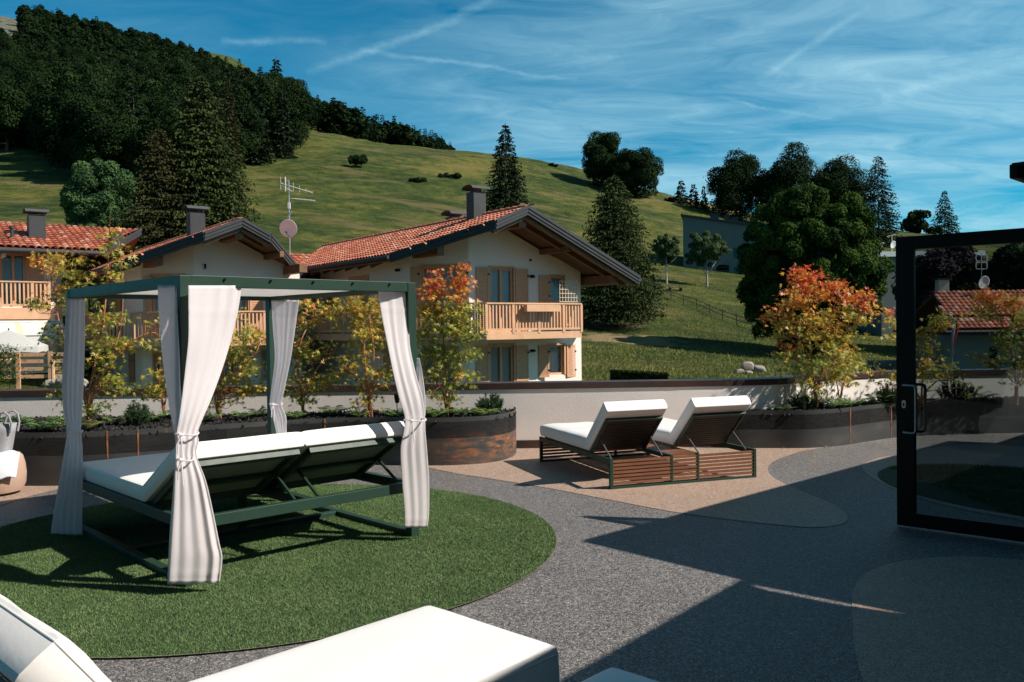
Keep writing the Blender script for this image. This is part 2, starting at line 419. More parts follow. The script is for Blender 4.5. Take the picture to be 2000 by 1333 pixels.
def glass_mat(name, tint, rough=0.0, refl=1.):
    m = bpy.data.materials.new(name); m.use_nodes = True; t = NT(m.node_tree)
    tr = t.n('ShaderNodeBsdfTransparent', {'Color': (*tint, 1)}).outputs[0]
    gl = t.n('ShaderNodeBsdfGlossy', {'Color': (.9, .95, 1, 1), 'Roughness': rough}).outputs[0]
    fr = t.m('MULTIPLY', t.n('ShaderNodeFresnel', {'IOR': 1.45}).outputs[0], refl)
    t.n('ShaderNodeOutputMaterial', {0: t.n('ShaderNodeMixShader', {0: fr, 1: tr, 2: gl}).outputs[0]}); return m


M_planter = steel_planter_mat()
M_doorglass = glass_mat('tinted door glass', (.60, .64, .65), 0., .5)
M_pane = glass_mat('window pane', (.80, .84, .86), 0.01, .9)
rng = np.random.default_rng(7)

# ================================================================== THE GROUND
def flat(name, poly, z, m, kind='structure', label=None, cat=None):
    me = bpy.data.meshes.new(name); me.from_pydata([(p[0], p[1], z) for p in poly], [], [tuple(range(len(poly)))]); me.update()
    o = link(name, me, m); tag(o, label, cat, None, kind); return o


def gpoly(px, n=8): return [G(*q)[:2] for q in spline(px, n)]


# terrace slab (its top is z=0), with solid body so the drop behind the wall is real
WALL = [(-14, 11.05), (-6.5, 11.28), (-2.5, 11.52), (2.9, 11.66), (4.2, 12.25), (5.4, 12.95), (7.2, 13.25), (16, 13.6)]
tb = MB(); tb.prism([(-14, -6), (16, -6)]+[(x, y+.3) for x, y in WALL[::-1]], -3.2, 0.)
tag(tb.build('terrace_floor', M_gravel), 'grey stone carpet terrace floor', 'floor', None, 'structure')

CIRC = (-2.046, 6.652, 2.37)
circ = [(CIRC[0]+CIRC[2]*math.cos(a), CIRC[1]+CIRC[2]*math.sin(a)) for a in np.linspace(0, 2*math.pi, 97)[:-1]]
flat('beige_paving', [tuple(G(*q)[:2]) for q in spline([(700, 880), (868, 921), (960, 936), (1080, 956), (1200, 979), (1330, 1003), (1480, 1022), (1580, 1031), (1640, 1026), (1655, 1010), (1625, 985), (1560, 958), (1513, 935), (1500, 918), (1512, 902), (1560, 884), (1620, 868), (1500, 845), (1000, 845), (760, 860)], 6)], .004, M_beige)
flat('beige_band', [(-9, 9.9), (-9, 8.0), (-6.6, 8.35)]+[tuple(G(*q)[:2]) for q in [(0, 988), (60, 970), (112, 957), (180, 946), (250, 934), (330, 915)]]+[(-3.6, 10.2)], .004, M_beige)
flat('beige_path', gpoly([(1664, 1180), (1668, 1150), (1690, 1122), (1735, 1103), (1800, 1092), (1880, 1088), (1960, 1092), (2060, 1104), (2300, 1150), (2300, 1420), (1900, 1500), (1740, 1450), (1690, 1345), (1670, 1270)]), .004, M_beige)
ring_px = [(1684, 914), (1690, 905), (1715, 896), (1750, 889), (1800, 880), (1860, 871), (1930, 869), (2010, 874), (2160, 885), (2400, 920), (2400, 1080), (2150, 1045), (2000, 1018), (1880, 996), (1790, 972), (1740, 954), (1700, 932)]
flat('beige_ring', gpoly(ring_px), .004, M_beige)
turf2_px = [(1714, 929), (1720, 920), (1745, 913), (1790, 910), (1860, 909), (1930, 912), (2000, 917), (2200, 940), (2400, 975), (2350, 1060), (2150, 1036), (2000, 1010), (1880, 989), (1800, 970), (1750, 954), (1722, 940)]


def blades(name, pts, hmin, hmax, w, label, M=M_turf, z=.008, z_of=None, kind='stuff', cat='grass'):
    n = len(pts); a = rng.uniform(0, 2*math.pi, n); h = rng.uniform(hmin, hmax, n); lean = rng.normal(0, .6, (n, 2))*h[:, None]
    lean += np.array([.25, .1])*h[:, None]*rng.uniform(0, 1, (n, 1))
    b = np.c_[pts, np.full(n, z) if z_of is None else z_of]; d = np.c_[np.cos(a), np.sin(a), np.zeros(n)]*w/2
    tip = b+np.c_[lean, h]
    V = np.stack([b-d, b+d, tip], 1); c = rng.uniform(0, 1, n)
    o = link(name, kmesh(name, V, np.c_[c, c, c]), M); tag(o, label, cat, None, kind); return o


def inpoly(pts, poly):
    x, y = pts[:, 0], pts[:, 1]; c = np.zeros(len(pts), bool); n = len(poly)
    for i in range(n):
        (x1, y1), (x2, y2) = poly[i], poly[(i+1) % n]
        c ^= ((y1 > y) != (y2 > y)) & (x < (x2-x1)*(y-y1)/((y2-y1) or 1e-9)+x1)
    return c


flat('turf_base', circ, .008, M_turfbase)
r_ = CIRC[2]*np.sqrt(rng.uniform(0, 1, 420000)); a_ = rng.uniform(0, 2*math.pi, 420000)
pts = np.c_[CIRC[0]+r_*np.cos(a_), CIRC[1]+r_*np.sin(a_)]
blades('turf_circle', pts, .005, .014, .0042, 'round bed of short artificial grass under the canopy daybed')
t2 = gpoly(turf2_px, 6); flat('turf_base_far', t2, .008, M_turfbase)
pts = np.c_[rng.uniform(4.2, 12, 220000), rng.uniform(6, 12, 220000)]; pts = pts[inpoly(pts, t2)]
blades('turf_bed', pts[:60000], .014, .032, .008, 'shaded bed of artificial grass behind the glass door')

ed_ = MB(); c2 = circ+[circ[0]]
ed_.add([((x-CIRC[0])*f+CIRC[0], (y-CIRC[1])*f+CIRC[1], .0135) for f in (1.0005, 1.0028) for x, y in circ], [(i, (i+1) % 96, 96+(i+1) % 96, 96+i) for i in range(96)])
tag(ed_.build('turf_edging', mat('tan edging strip', (.22, .20, .14), .8, .5, 30)), 'thin tan edging strip round the artificial lawn', 'edging', None, 'structure')

# terrain -----------------------------------------------------------
TD = [13, 20, 34, 45, 60, 80, 110, 150, 200, 240, 300, 400, 520, 650, 900]
zrow = lambda z, d: 640+(1.65-z)/d*FPX
TX = {
    -900: [-2.6, -2, -.5] + [600, 540, 480, 405, 335, 265, 235, 190, 110, 40, -20, 10],
    0: [-2.6, -1.2, .2] + [625, 570, 505, 430, 350, 285, 255, 198, 122, 68, 28, 40],
    140: [-2.6, -1.4, .1] + [628, 572, 510, 432, 352, 292, 257, 205, 135, 85, 52, 70],
    350: [-2.6, -2, -1.4] + [640, 590, 525, 445, 372, 300, 268, 224, 168, 130, 108, 104],
    450: [-2.6, -2, -1.5] + [650, 600, 540, 455, 375, 298, 262, 240, 200, 175, 155, 92],
    600: [-2.6, -2, -1.6] + [670, 615, 560, 478, 385, 300, 258, 256, 240, 222, 208, 215],
    760: [-2.6, -2, -1.7] + [690, 635, 575, 498, 400, 318, 279, 284, 290, 288, 284, 330],
    900: [-2.6, -2, -1.7] + [710, 650, 590, 515, 430, 335, 296, 306, 318, 330, 345, 370],
    1050: [-2.6, -2, -1.6] + [722, 660, 600, 528, 445, 352, 312, 322, 340, 360, 380, 400],
    1150: [-2.6, -2, -1.5] + [728, 668, 610, 540, 460, 378, 337, 350, 370, 390, 410, 430],
    1300: [-2.6, -2, -1.4] + [735, 675, 618, 552, 475, 405, 378, 390, 410, 430, 450, 460],
    1450: [-2.6, -2, -1.3] + [738, 690, 632, 566, 494, 430, 408, 420, 440, 450, 460, 470],
    1600: [-2.6, -2, -1.2] + [742, 700, 648, 578, 515, 450, 432, 440, 455, 460, 470, 480],
    1760: [-2.6, -2, -1.2] + [742, 705, 655, 590, 530, 468, 447, 455, 465, 470, 480, 490],
    2000: [-2.6, -2, -1.2] + [745, 712, 668, 605, 545, 490, 470, 475, 480, 480, 490, 500],
    2900: [-2.6, -2, -1.2] + [745, 712, 668, 605, 545, 490, 470, 475, 480, 480, 490, 500]}
gx = np.linspace(-900, 2900, 191); lgd = np.linspace(math.log(13), math.log(900), 130); gd = np.exp(lgd)
ctl = np.array([[zrow(v, d) if i < 3 else v for i, (v, d) in enumerate(zip(TX[k], TD))] for k in sorted(TX)]).T
tmp = np.array([np.interp(gx, sorted(TX), row) for row in ctl])
GP = np.array([np.interp(lgd, np.log(TD), tmp[:, i]) for i in range(len(gx))]).T
for _ in range(5):
    q = np.pad(GP, ((0, 0), (1, 1)), 'edge'); GP = (q[:, :-2]+2*q[:, 1:-1]+q[:, 2:])/4
for _ in range(4):
    q = np.pad(GP, ((1, 1), (0, 0)), 'edge'); GP = (q[:-2]+2*q[1:-1]+q[2:])/4
# z of each grid node
dirx = RT[0]*(gx[None, :]-1000)/FPX-UP[0]*(GP-666.5)/FPX+FW[0]
diry = RT[1]*(gx[None, :]-1000)/FPX-UP[1]*(GP-666.5)/FPX+FW[1]
dirz = RT[2]*(gx[None, :]-1000)/FPX-UP[2]*(GP-666.5)/FPX+FW[2]
GZ = EYE+dirz/diry*gd[:, None]
GX = (gx[None, :]-1000)/FPX*gd[:, None]
bumps = np.zeros_like(GZ)
for k in range(40):
    kx, ky = rng.normal(0, .09, 2)*(1 if k % 2 else 3); ph = rng.uniform(0, 6.28)
    bumps += np.sin(kx*GX+ky*gd[:, None]+ph)*(.05 if k % 2 == 0 else .10)
GZ = GZ+bumps*np.clip((gd[:, None]-36)/60, 0, 1)*np.clip(gd[:, None]/160, .5, 2.2)


def terr(x, y):
    x = np.asarray(x, float); y = np.asarray(y, float)
    u = np.clip((1000+x/y*FPX-gx[0])/(gx[1]-gx[0]), 0, len(gx)-1.001); w = np.clip((np.log(y)-lgd[0])/(lgd[1]-lgd[0]), 0, len(lgd)-1.001)
    i = u.astype(int); j = w.astype(int); fu = u-i; fw = w-j
    return (GZ[j, i]*(1-fu)+GZ[j, i+1]*fu)*(1-fw)+(GZ[j+1, i]*(1-fu)+GZ[j+1, i+1]*fu)*fw


def ontop(px, d):
    x = (px-1000)/FPX*d; return np.array([x, d, float(terr(x, d))])


def atpy(px, py, d0=36):
    ds = np.exp(np.linspace(math.log(d0), math.log(240), 500)); pz = np.array([proj(ontop(px, d))[1] for d in ds])
    return float(ds[int(np.argmax(pz <= py))])


DRYP = []
for (px, py, w, dd) in ((1225, 664, 125, 3.2), (1195, 636, 70, 2.6), (1400, 405, 110, 9.)):
    d = atpy(px, py); p = ontop(px, d); DRYP.append((float(p[0]), float(p[1]), w/FPX*d, dd))
M_meadow = meadow_mat()
nD, nX = GZ.shape
vs = np.stack([GX, np.broadcast_to(gd[:, None], GX.shape), GZ], -1).reshape(-1, 3)
fs = [(j*nX+i, j*nX+i+1, (j+1)*nX+i+1, (j+1)*nX+i) for j in range(nD-1) for i in range(nX-1)]
me = bpy.data.meshes.new('hillside'); me.from_pydata(vs.tolist(), [], fs); me.update()
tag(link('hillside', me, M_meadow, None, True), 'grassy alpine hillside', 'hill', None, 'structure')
far = MB(); far.box((-4000, -4000, -12.2), (4000, 4000, -12)); tag(far.build('ground', M_meadow), 'valley ground', 'ground', None, 'structure')
# meadow tufts near enough to be seen as grass
n = 70000; d_ = np.exp(rng.uniform(math.log(34), math.log(115), n)); p_ = rng.uniform(1050, 1900, n)
xs = (p_-1000)/FPX*d_; zs = terr(xs, d_)
V = np.stack([xs, d_], 1)
keep = np.ones(n, bool)
for (cx, cy, rx, ry) in DRYP: keep &= (((xs-cx)/rx)**2+((d_-cy)/ry)**2) > rng.uniform(.9, 2.6, n)
V = V[keep]; zs = zs[keep]
blades('meadow_grass', V, .06, .24, .06, 'long meadow grass on the slope beyond the terrace wall', leafmat('meadow blades', (.060, .085, .022), (.22, .21, .065), .3, .15), z_of=zs-.03)

# ================================================================== TERRACE WALL
def offset_strip(pl, o): # crude parallel offset towards -y (camera)
    pl = np.array(pl, float); t = unit(np.gradient(pl, axis=0)); nrm = np.c_[t[:, 1], -t[:, 0]]; return pl+nrm*o


def extrude_path(mb, pl, o0, o1, z0, z1):
    a = offset_strip(pl, o0); b = offset_strip(pl, o1); n = len(pl); vs = []
    for i in range(n): vs += [(*a[i], z0), (*a[i], z1), (*b[i], z1), (*b[i], z0)]
    fs = [(i*4+k, i*4+(k+1) % 4, (i+1)*4+(k+1) % 4, (i+1)*4+k) for i in range(n-1) for k in range(4)]+[(0, 1, 2, 3), ((n-1)*4+3, (n-1)*4+2, (n-1)*4+1, (n-1)*4)]
    mb.add(vs, fs)


wpl = spline(WALL, 6, closed=False)
tw = thing('terrace_wall', 'low white rendered wall with brown metal coping behind the planters', 'wall', (0, 0, 0))
m = MB(); extrude_path(m, wpl, -.28, 0, -.01, .80); m.build('wall_face', M_stucco, tw, True)
m = MB(); extrude_path(m, wpl, -.34, .014, .803, .885); m.build('coping', M_coping, tw)
m = MB(); extrude_path(m, wpl, .003, .02, .0, .11); extrude_path(m, wpl, .003, .032, .0, .055); m.build('base_flashing', M_coping, tw)

# ================================================================== PLANTERS
def planter(name, label, outline, back, ztop, seams):
    t = thing(name, label, 'planter', (0, 0, 0))
    pl = spline(outline, 7, closed=False)
    m = MB(); extrude_path(m, pl, -.006, .0, 0, ztop); m.build('steel_side', M_planter, t, True)
    soil = list(map(tuple, pl))+back
    m = MB(); m.prism(soil, ztop-.25, ztop-.055); m.build('lava_bed', M_lava, t)
    # stones
    lo = np.min(soil, 0); hi = np.max(soil, 0); q = np.c_[rng.uniform(lo[0], hi[0], 26000), rng.uniform(lo[1], hi[1], 26000)]
    q = q[inpoly(q, soil)][:11000]; n_ = len(q)
    s = rng.uniform(.008, .024, n_); c = np.c_[q, np.full(n_, ztop-.05)+rng.uniform(-.005, .018, n_)]
    tet = np.array([[1, 1, 1], [-1, -1, 1], [-1, 1, -1], [1, -1, -1]], float)
    A = rng.normal(0, 1, (n_, 3, 3)); A, _ = np.linalg.qr(A)
    T = np.einsum('kj,nji->nki', tet, A)*s[:, None, None]*rng.uniform(.6, 1.1, (n_, 4, 1))+c[:, None]
    V = T[:, [0, 1, 2, 0, 3, 1, 0, 2, 3, 1, 3, 2]].reshape(-1, 3, 3)
    o = link('lava_stones', kmesh('lava_stones', V), M_lava, t); o['kind'] = 'stuff'
    for (px, py) in seams:
        g = G(px, py); i = int(np.argmin(((pl-g[:2])**2).sum(1))); i = min(max(i, 1), len(pl)-2)
        tv = unit(pl[i+1]-pl[i-1]); nv = np.array([tv[1], -tv[0]]); c0 = pl[i]
        m = MB(); zz = np.linspace(0.0, ztop, 9); w = rng.uniform(.004, .011, 9)
        a = [(*(c0+nv*.005-tv*w[k]), zz[k]) for k in range(9)]+[(*(c0+nv*.005+tv*w[k]), zz[k]) for k in range(9)]
        m.add(a, [(k, k+9, k+10, k+1) for k in range(8)]); m.build('weld_seam', M_rust, t)
    return pl


planter('steel_planter', 'long curved dark steel planter with a rusty round end behind the daybed',
        [(-13, 9.3), (-9, 9.35), (-7, 9.3), (-5.6, 9.2), (-4.8, 9.16), (-4.2, 9.3), (-3.4, 9.72), (-2.5, 10.2), (-1.7, 10.33), (-1.1, 10.2), (-.6, 10.22), (-.22, 10.42), (-.02, 10.78), (.04, 11.2), (.02, 11.54)],
        [(-2.5, 11.45), (-6.5, 11.22), (-13, 11.02)], .575, [(208, 947), (280, 950), (640, 912)])
planter('steel_planter', 'curved dark steel planter with orange welds under the tall orange maple',
        [(2.66, 11.56), (2.70, 11.42), (2.95, 11.3), (3.4, 11.27), (3.9, 11.24), (4.4, 11.45), (4.95, 11.85), (5.55, 12.22), (6.4, 12.45), (7.5, 12.5), (9, 12.4), (12, 12.0), (15, 11.5)],
        [(15.5, 13.5), (7.2, 13.2), (5.4, 12.9), (4.2, 12.2), (2.9, 11.64)], .50, [(1654, 868), (1741, 855)])

# ================================================================== PLANTS IN THE PLANTERS
ang = np.radians([90, 66, 42, 20, -8, -38, -90, -142, -172, 160, 138, 114])
rad_ = np.array([1.1, .30, .92, .26, .68, .18, .26, .18, .68, .26, .92, .30])
STAR = np.c_[np.cos(ang)*rad_, np.sin(ang)*rad_, np.zeros(12)]
STAR[:, 2] = -.16*rad_**2


def pal(t):
    """0 deep green .. .3 yellow green .. .6 gold .. .8 orange .. 1 red"""
    k = [0, .3, .55, .78, 1.]; c = np.array([(.11, .17, .03), (.36, .36, .055), (.66, .43, .07), (.76, .27, .05), (.68, .10, .05)])
    return np.stack([np.interp(t, k, c[:, i]) for i in range(3)], -1)


def leaves(cent, size, nrm_up, tint):
    n = len(cent); N = unit(rng.normal(0, .55, (n, 3))+np.array([0, -.25, nrm_up])); D = unit(rng.normal(0, 1, (n, 3))+np.array([0, 0, -.5]))
    D = unit(D-N*(D*N).sum(1, keepdims=True)); X = np.cross(D, N); s = size*rng.uniform(.5, 1.3, n)
    V = cent[:, None]+(STAR[None, :, 0:1]*X[:, None]+STAR[None, :, 1:2]*D[:, None]+STAR[None, :, 2:3]*N[:, None])*s[:, None, None]
    c = pal(np.clip(tint, 0, 1)); c = np.minimum(c*rng.uniform(.8, 1.4, (n, 1)), .85); return V, c


def maple(label, base_px, Y, stems, blobs, per=11, size=.052, dens=1., bark=M_maplebark, zb=.52):
    """blobs: (px,py,rx,ry,tint,count)"""
    bx = P(base_px, 700, Y)[0]; t = thing('maple_tree', label, 'tree', (bx, Y, zb))
    off = np.array([bx, Y, zb]); samples = []; m = MB()
    for k, st in enumerate(stems):
        pts = [np.array([bx+rng.normal(0, .02), Y+rng.normal(0, .02), zb-.03])]
        for j, (px, py) in enumerate(st): pts.append(P(px, py, Y+rng.normal(0, .05)*(j+1)*.5))
        sp = spline(pts, 6, closed=False); r0 = rng.uniform(.014, .019)*(1.25 if k == 0 else .9)
        rr = np.linspace(r0, .004, len(sp)); m.tube(sp-off, list(rr), 7); samples += [(p, r) for p, r in zip(sp, rr)]
    S = np.array([s[0] for s in samples]); cl = []; ct = []
    for (px, py, rx, ry, tn, cnt) in blobs:
        for _ in range(max(2, int(cnt*dens*.70))):
            a = rng.uniform(0, 6.283); r = math.sqrt(rng.uniform(0, 1)); qx = px+rx*r*math.cos(a); qy = py+ry*r*math.sin(a)
            dz = rng.normal(0, 1)*rx*.55/FPX*Y; dz = float(np.clip(dz, -.45, .45))
            cl.append(P(qx, qy, Y+dz)); ct.append(tn-.11*(tn < .62)-.03*(tn > .8)+rng.normal(0, .13)+(py-qy)/ry*.05)
    tw_ = MB()
    for p in cl:
        d = np.linalg.norm(S-p, axis=1)+np.where(S[:, 2] > p[2]-.02, .6, 0.); i = int(np.argmin(d+.15*rng.uniform(0, 1, len(d))))
        s0, r0 = samples[i]; mid = (s0+p)/2+np.array([0, 0, -.02])+rng.normal(0, .03, 3)
        tw_.tube(np.array([s0, mid, p])-off, [min(r0*.6, .0055), .0032, .0014], 4, False)
    m.build('trunk', bark, t, True); tw_.build('twigs', bark, t, True)
    per = int(per*1.6); C = np.repeat(np.array(cl), per, 0); n = len(C)
    C = C+rng.normal(0, 1, (n, 3))*np.array([.075, .075, .035]); tt = np.repeat(np.array(ct), per)+rng.normal(0, .10, n)
    V, c = leaves(C, size, .6, tt)
    link('crown', kmesh('maple_leaves', V-off, c), M_leafattr, t); return t


# left big red-stemmed maple (behind the left curtain) and its neighbours, from left to right
maple('tallest thin maple with red stems reaching above the left end of the daybed', 172, 10.3,
      [[(176, 760), (190, 690), (205, 600), (212, 500), (215, 420)], [(168, 770), (140, 700), (118, 640), (104, 560), (92, 500)],
       [(185, 750), (215, 700), (235, 640), (240, 560), (232, 470)], [(180, 770), (215, 715), (262, 665), (300, 650), (318, 668)], [(165, 780), (150, 720), (150, 660), (132, 600), (140, 520)]],
      [(92, 515, 28, 20, .62, 9), (125, 545, 22, 22, .6, 7), (100, 590, 40, 22, .45, 8), (75, 600, 30, 12, .25, 4), (120, 650, 34, 26, .22, 10), (140, 500, 18, 22, .6, 6), (150, 545, 18, 20, .5, 6),
       (215, 470, 20, 36, .55, 8), (240, 520, 22, 30, .42, 8), (200, 545, 18, 20, .4, 5), (150, 590, 26, 30, .4, 6), (215, 615, 30, 34, .42, 12), (195, 660, 28, 30, .38, 12), (225, 690, 30, 28, .42, 10), (280, 668, 36, 14, .5, 6), (315, 650, 14, 30, .52, 4),
       (200, 730, 34, 30, .38, 12), (125, 710, 16, 36, .25, 10), (240, 745, 24, 20, .35, 7), (185, 790, 34, 22, .33, 9), (120, 770, 20, 22, .28, 6)], per=9, dens=1.35)
maple('yellow green maple half hidden behind the front curtain of the daybed', 425, 10.9,
      [[(430, 770), (440, 700), (452, 640), (455, 590)], [(420, 780), (415, 720), (405, 650)], [(428, 760), (465, 720), (500, 690), (512, 640)]],
      [(470, 665, 42, 34, .45, 20), (500, 655, 26, 22, .5, 9), (450, 720, 42, 30, .42, 16), (500, 730, 26, 34, .48, 12), (425, 765, 30, 26, .4, 9), (460, 620, 14, 18, .5, 4), (405, 690, 20, 30, .4, 8), (470, 775, 30, 18, .42, 5)], per=11, dens=1.3)
maple('small yellow maple between the left and front curtains', 318, 10.9,
      [[(318, 790), (312, 750), (305, 710)], [(322, 790), (330, 750), (338, 720)]],
      [(312, 745, 24, 22, .42, 10), (300, 772, 22, 18, .38, 8), (325, 705, 16, 26, .45, 6)], per=10, dens=1.3)
maple('golden maple just right of the back curtain, one long branch arching left', 592, 10.9,
      [[(588, 760), (580, 700), (590, 660), (612, 620)], [(596, 770), (620, 720), (650, 690), (660, 670)], [(590, 770), (575, 730), (565, 690)]],
      [(622, 605, 34, 18, .5, 12), (650, 612, 22, 14, .5, 7), (600, 635, 20, 16, .45, 6), (610, 680, 34, 20, .45, 11), (580, 700, 22, 20, .42, 7), (595, 745, 34, 20, .42, 12), (640, 745, 26, 16, .45, 8), (575, 775, 18, 18, .4, 6), (612, 780, 20, 12, .42, 4)], per=11, dens=1.3)
maple('golden maple with orange lit stems in front of the chalet, left of the right curtain', 722, 10.8,
      [[(718, 770), (712, 700), (708, 640), (690, 590)], [(724, 760), (730, 690), (722, 620), (726, 590)], [(722, 770), (745, 700), (752, 640)], [(720, 780), (700, 740), (670, 715)]],
      [(690, 585, 14, 22, .55, 7), (710, 610, 30, 22, .52, 12), (735, 590, 14, 14, .52, 4), (700, 650, 34, 26, .48, 16), (735, 660, 22, 30, .48, 12), (680, 600, 16, 12, .5, 4), (700, 705, 30, 22, .5, 12), (750, 640, 14, 30, .5, 7), (672, 730, 26, 14, .48, 7), (755, 735, 22, 16, .52, 6), (722, 745, 24, 24, .55, 10), (716, 785, 18, 16, .55, 6)], per=11, dens=1.35)
maple('green maple with coral stems and orange red tips right of the right curtain', 872, 10.85,
      [[(872, 760), (868, 690), (862, 600), (858, 540)], [(880, 760), (884, 700), (895, 620), (903, 540)], [(866, 770), (850, 720), (838, 660)], [(884, 770), (900, 720), (915, 670)]],
      [(852, 545, 12, 18, .88, 7), (862, 570, 20, 18, .72, 10), (902, 538, 9, 18, .88, 6), (900, 570, 16, 18, .72, 8), (838, 578, 12, 12, .85, 5), (838, 605, 22, 20, .55, 12), (875, 610, 34, 22, .45, 18), (915, 612, 18, 18, .38, 8), (845, 650, 28, 26, .30, 16), (888, 655, 32, 26, .28, 18), (920, 650, 12, 24, .26, 6),
       (855, 700, 32, 24, .25, 15), (905, 700, 24, 26, .24, 12), (840, 735, 18, 20, .3, 6), (890, 745, 28, 20, .3, 9), (868, 775, 30, 16, .34, 7), (912, 745, 12, 14, .3, 3)], per=10, dens=1.45)
maple('largest maple, orange red on top and gold below, in the right planter', 1594, 11.75,
      [[(1590, 750), (1585, 700), (1580, 620), (1575, 560)], [(1600, 750), (1612, 690), (1622, 620), (1640, 575)], [(1592, 750), (1570, 690), (1545, 630), (1520, 600)], [(1598, 745), (1635, 690), (1670, 630), (1695, 590)], [(1590, 760), (1575, 720), (1545, 690)]],
      [(1562, 530, 12, 18, .96, 9), (1578, 548, 22, 18, .92, 13), (1560, 575, 26, 20, .85, 14), (1542, 590, 20, 12, .85, 7), (1595, 575, 24, 20, .78, 13), (1632, 565, 20, 18, .78, 12), (1650, 590, 26, 20, .70, 12), (1690, 590, 24, 16, .78, 10), (1672, 615, 24, 18, .6, 10), (1705, 600, 12, 14, .7, 4),
       (1515, 615, 22, 14, .72, 8), (1530, 640, 26, 20, .55, 12), (1570, 625, 36, 24, .6, 22), (1620, 630, 36, 26, .58, 22), (1600, 670, 44, 26, .45, 26), (1648, 668, 28, 24, .5, 14), (1625, 640, 14, 18, .9, 5), (1560, 690, 34, 18, .4, 13), (1540, 690, 18, 18, .75, 6), (1615, 710, 44, 20, .35, 20), (1650, 700, 22, 26, .42, 9), (1580, 740, 30, 18, .34, 10), (1640, 735, 28, 16, .42, 9), (1555, 720, 22, 16, .4, 6), (1600, 770, 26, 14, .3, 6)], per=11, dens=1.1, zb=.45)
maple('thin yellow maple arching left beside the glass door', 1640, 12.1,
      [[(1645, 760), (1655, 730), (1680, 712)], [(1638, 770), (1632, 735), (1628, 700)]],
      [(1650, 745, 22, 12, .42, 7), (1635, 720, 16, 18, .45, 6), (1680, 715, 20, 12, .4, 5), (1645, 700, 16, 20, .48, 6)], per=9, dens=1.2, zb=.45)
maple('golden maple seen through the glass door beside its handle', 1800, 12.3,
      [[(1800, 770), (1805, 720), (1820, 680), (1840, 640)], [(1796, 780), (1780, 740), (1765, 700), (1750, 640)], [(1805, 770), (1830, 745), (1860, 730)], [(1800, 780), (1770, 755), (1730, 735)]],
      [(1835, 625, 26, 18, .48, 13), (1815, 650, 22, 16, .45, 9), (1748, 640, 12, 30, .52, 8), (1740, 615, 10, 14, .62, 3), (1805, 690, 28, 22, .42, 13), (1825, 720, 24, 16, .45, 9), (1790, 735, 26, 20, .4, 10), (1740, 740, 26, 14, .42, 8), (1755, 765, 20, 12, .4, 5), (1860, 740, 20, 12, .42, 5), (1710, 722, 14, 8, .4, 3), (1885, 765, 12, 12, .4, 3)], per=10, dens=1.4, zb=.45)
maple('spreading maple with orange crown top at the right edge behind the door glass', 1985, 12.4,
      [[(1984, 760), (1980, 700), (1960, 640), (1940, 600)], [(1988, 750), (1998, 690), (2010, 620)], [(1984, 755), (1950, 720), (1920, 700)], [(1990, 750), (2030, 700), (2060, 650)]],
      [(1915, 580, 24, 12, .85, 10), (1950, 590, 26, 16, .68, 12), (1990, 590, 26, 18, .82, 13), (1930, 610, 28, 16, .5, 12), (1980, 625, 34, 22, .42, 18), (2030, 620, 34, 24, .5, 14), (1965, 665, 40, 22, .25, 18), (2020, 670, 34, 24, .3, 12), (1940, 700, 34, 16, .3, 9), (1985, 710, 40, 18, .2, 13), (1975, 745, 26, 12, .28, 5), (2050, 710, 26, 20, .35, 6)], per=10, dens=1.4, zb=.45)


def fern(label, px, Y, zb, size=.3, n=16, tone=(.07, .13, .03)):
    size *= 1.35; n = int(n*1.2); tone = tuple(q*1.25 for q in tone)
    b = np.array([P(px, 700, Y)[0], Y, zb]); t = thing('fern', label, 'fern', tuple(b)); Q = []; cc = []; m = MB()
    for k in range(n):
        a = 2*math.pi*k/n+rng.normal(0, .2); L = size*rng.uniform(.7, 1.15); dr = np.array([math.cos(a), math.sin(a), 0]); sd_ = np.array([-dr[1], dr[0], 0])
        el = rng.uniform(.65, 1.25); pts = []
        for j in range(11):
            u = j/10; pts.append(dr*L*u*math.cos(el)*(1+.15*u)+np.array([0, 0, L*(u*math.sin(el)-.62*u*u*math.sin(el))+.01]))
        m.tube(pts, [.002]*11, 3, False)
        for j in range(1, 11):
            u = j/10; w = L*.20*math.sin(math.pi*min(1, u*.9+.08))
            for s in (-1, 1):
                p = pts[j]; tip = p+sd_*s*w+dr*w*.35+np.array([0, 0, -w*.2]); q = L*.045
                Q.append([p-dr*q*.6, tip-dr*q*.3, tip+dr*q*.3, p+dr*q]); cc.append(np.array(tone)*rng.uniform(.6, 1.6)*(1+.5*u))
    link('fronds', kmesh('fronds', np.array(Q), np.array(cc)), M_fern, t); m.build('stalks', M_fern, t)


def mugo(label, px, Y, zb, w, h):
    b = np.array([P(px, 700, Y)[0], Y, zb]); t = thing('dwarf_pine', label, 'shrub', tuple(b)); Q = []; cc = []; m = MB()
    for k in range(64):
        a = rng.uniform(0, 6.28); r = math.sqrt(rng.uniform(0, 1)); base = np.array([0, 0, .02]); top = np.array([w*r*math.cos(a), w*r*math.sin(a), h*(.55+.45*(1-r*r))*rng.uniform(.7, 1.1)])
        d = unit(top*np.array([.35, .35, 1])); m.tube([base, top*.5+np.array([0, 0, -.01]), top-d*.06, top], [.006, .005, .004, .002], 4, False)
        for j in range(60):
            u = rng.uniform(0, 1); p = top-d*.13*(1-u); nd = unit(rng.normal(0, 1, 3)+d*.9); L = .042*rng.uniform(.7, 1.2); s = np.cross(nd, rng.normal(0, 1, 3)); s = s/np.linalg.norm(s)*.0035
            Q.append([p-s, p+s, p+nd*L]); cc.append([rng.uniform(0, 1)]*3)
    link('needles', kmesh('needles', np.array(Q), np.array(cc)), L_mugo, t); m.build('stems', M_bark, t)


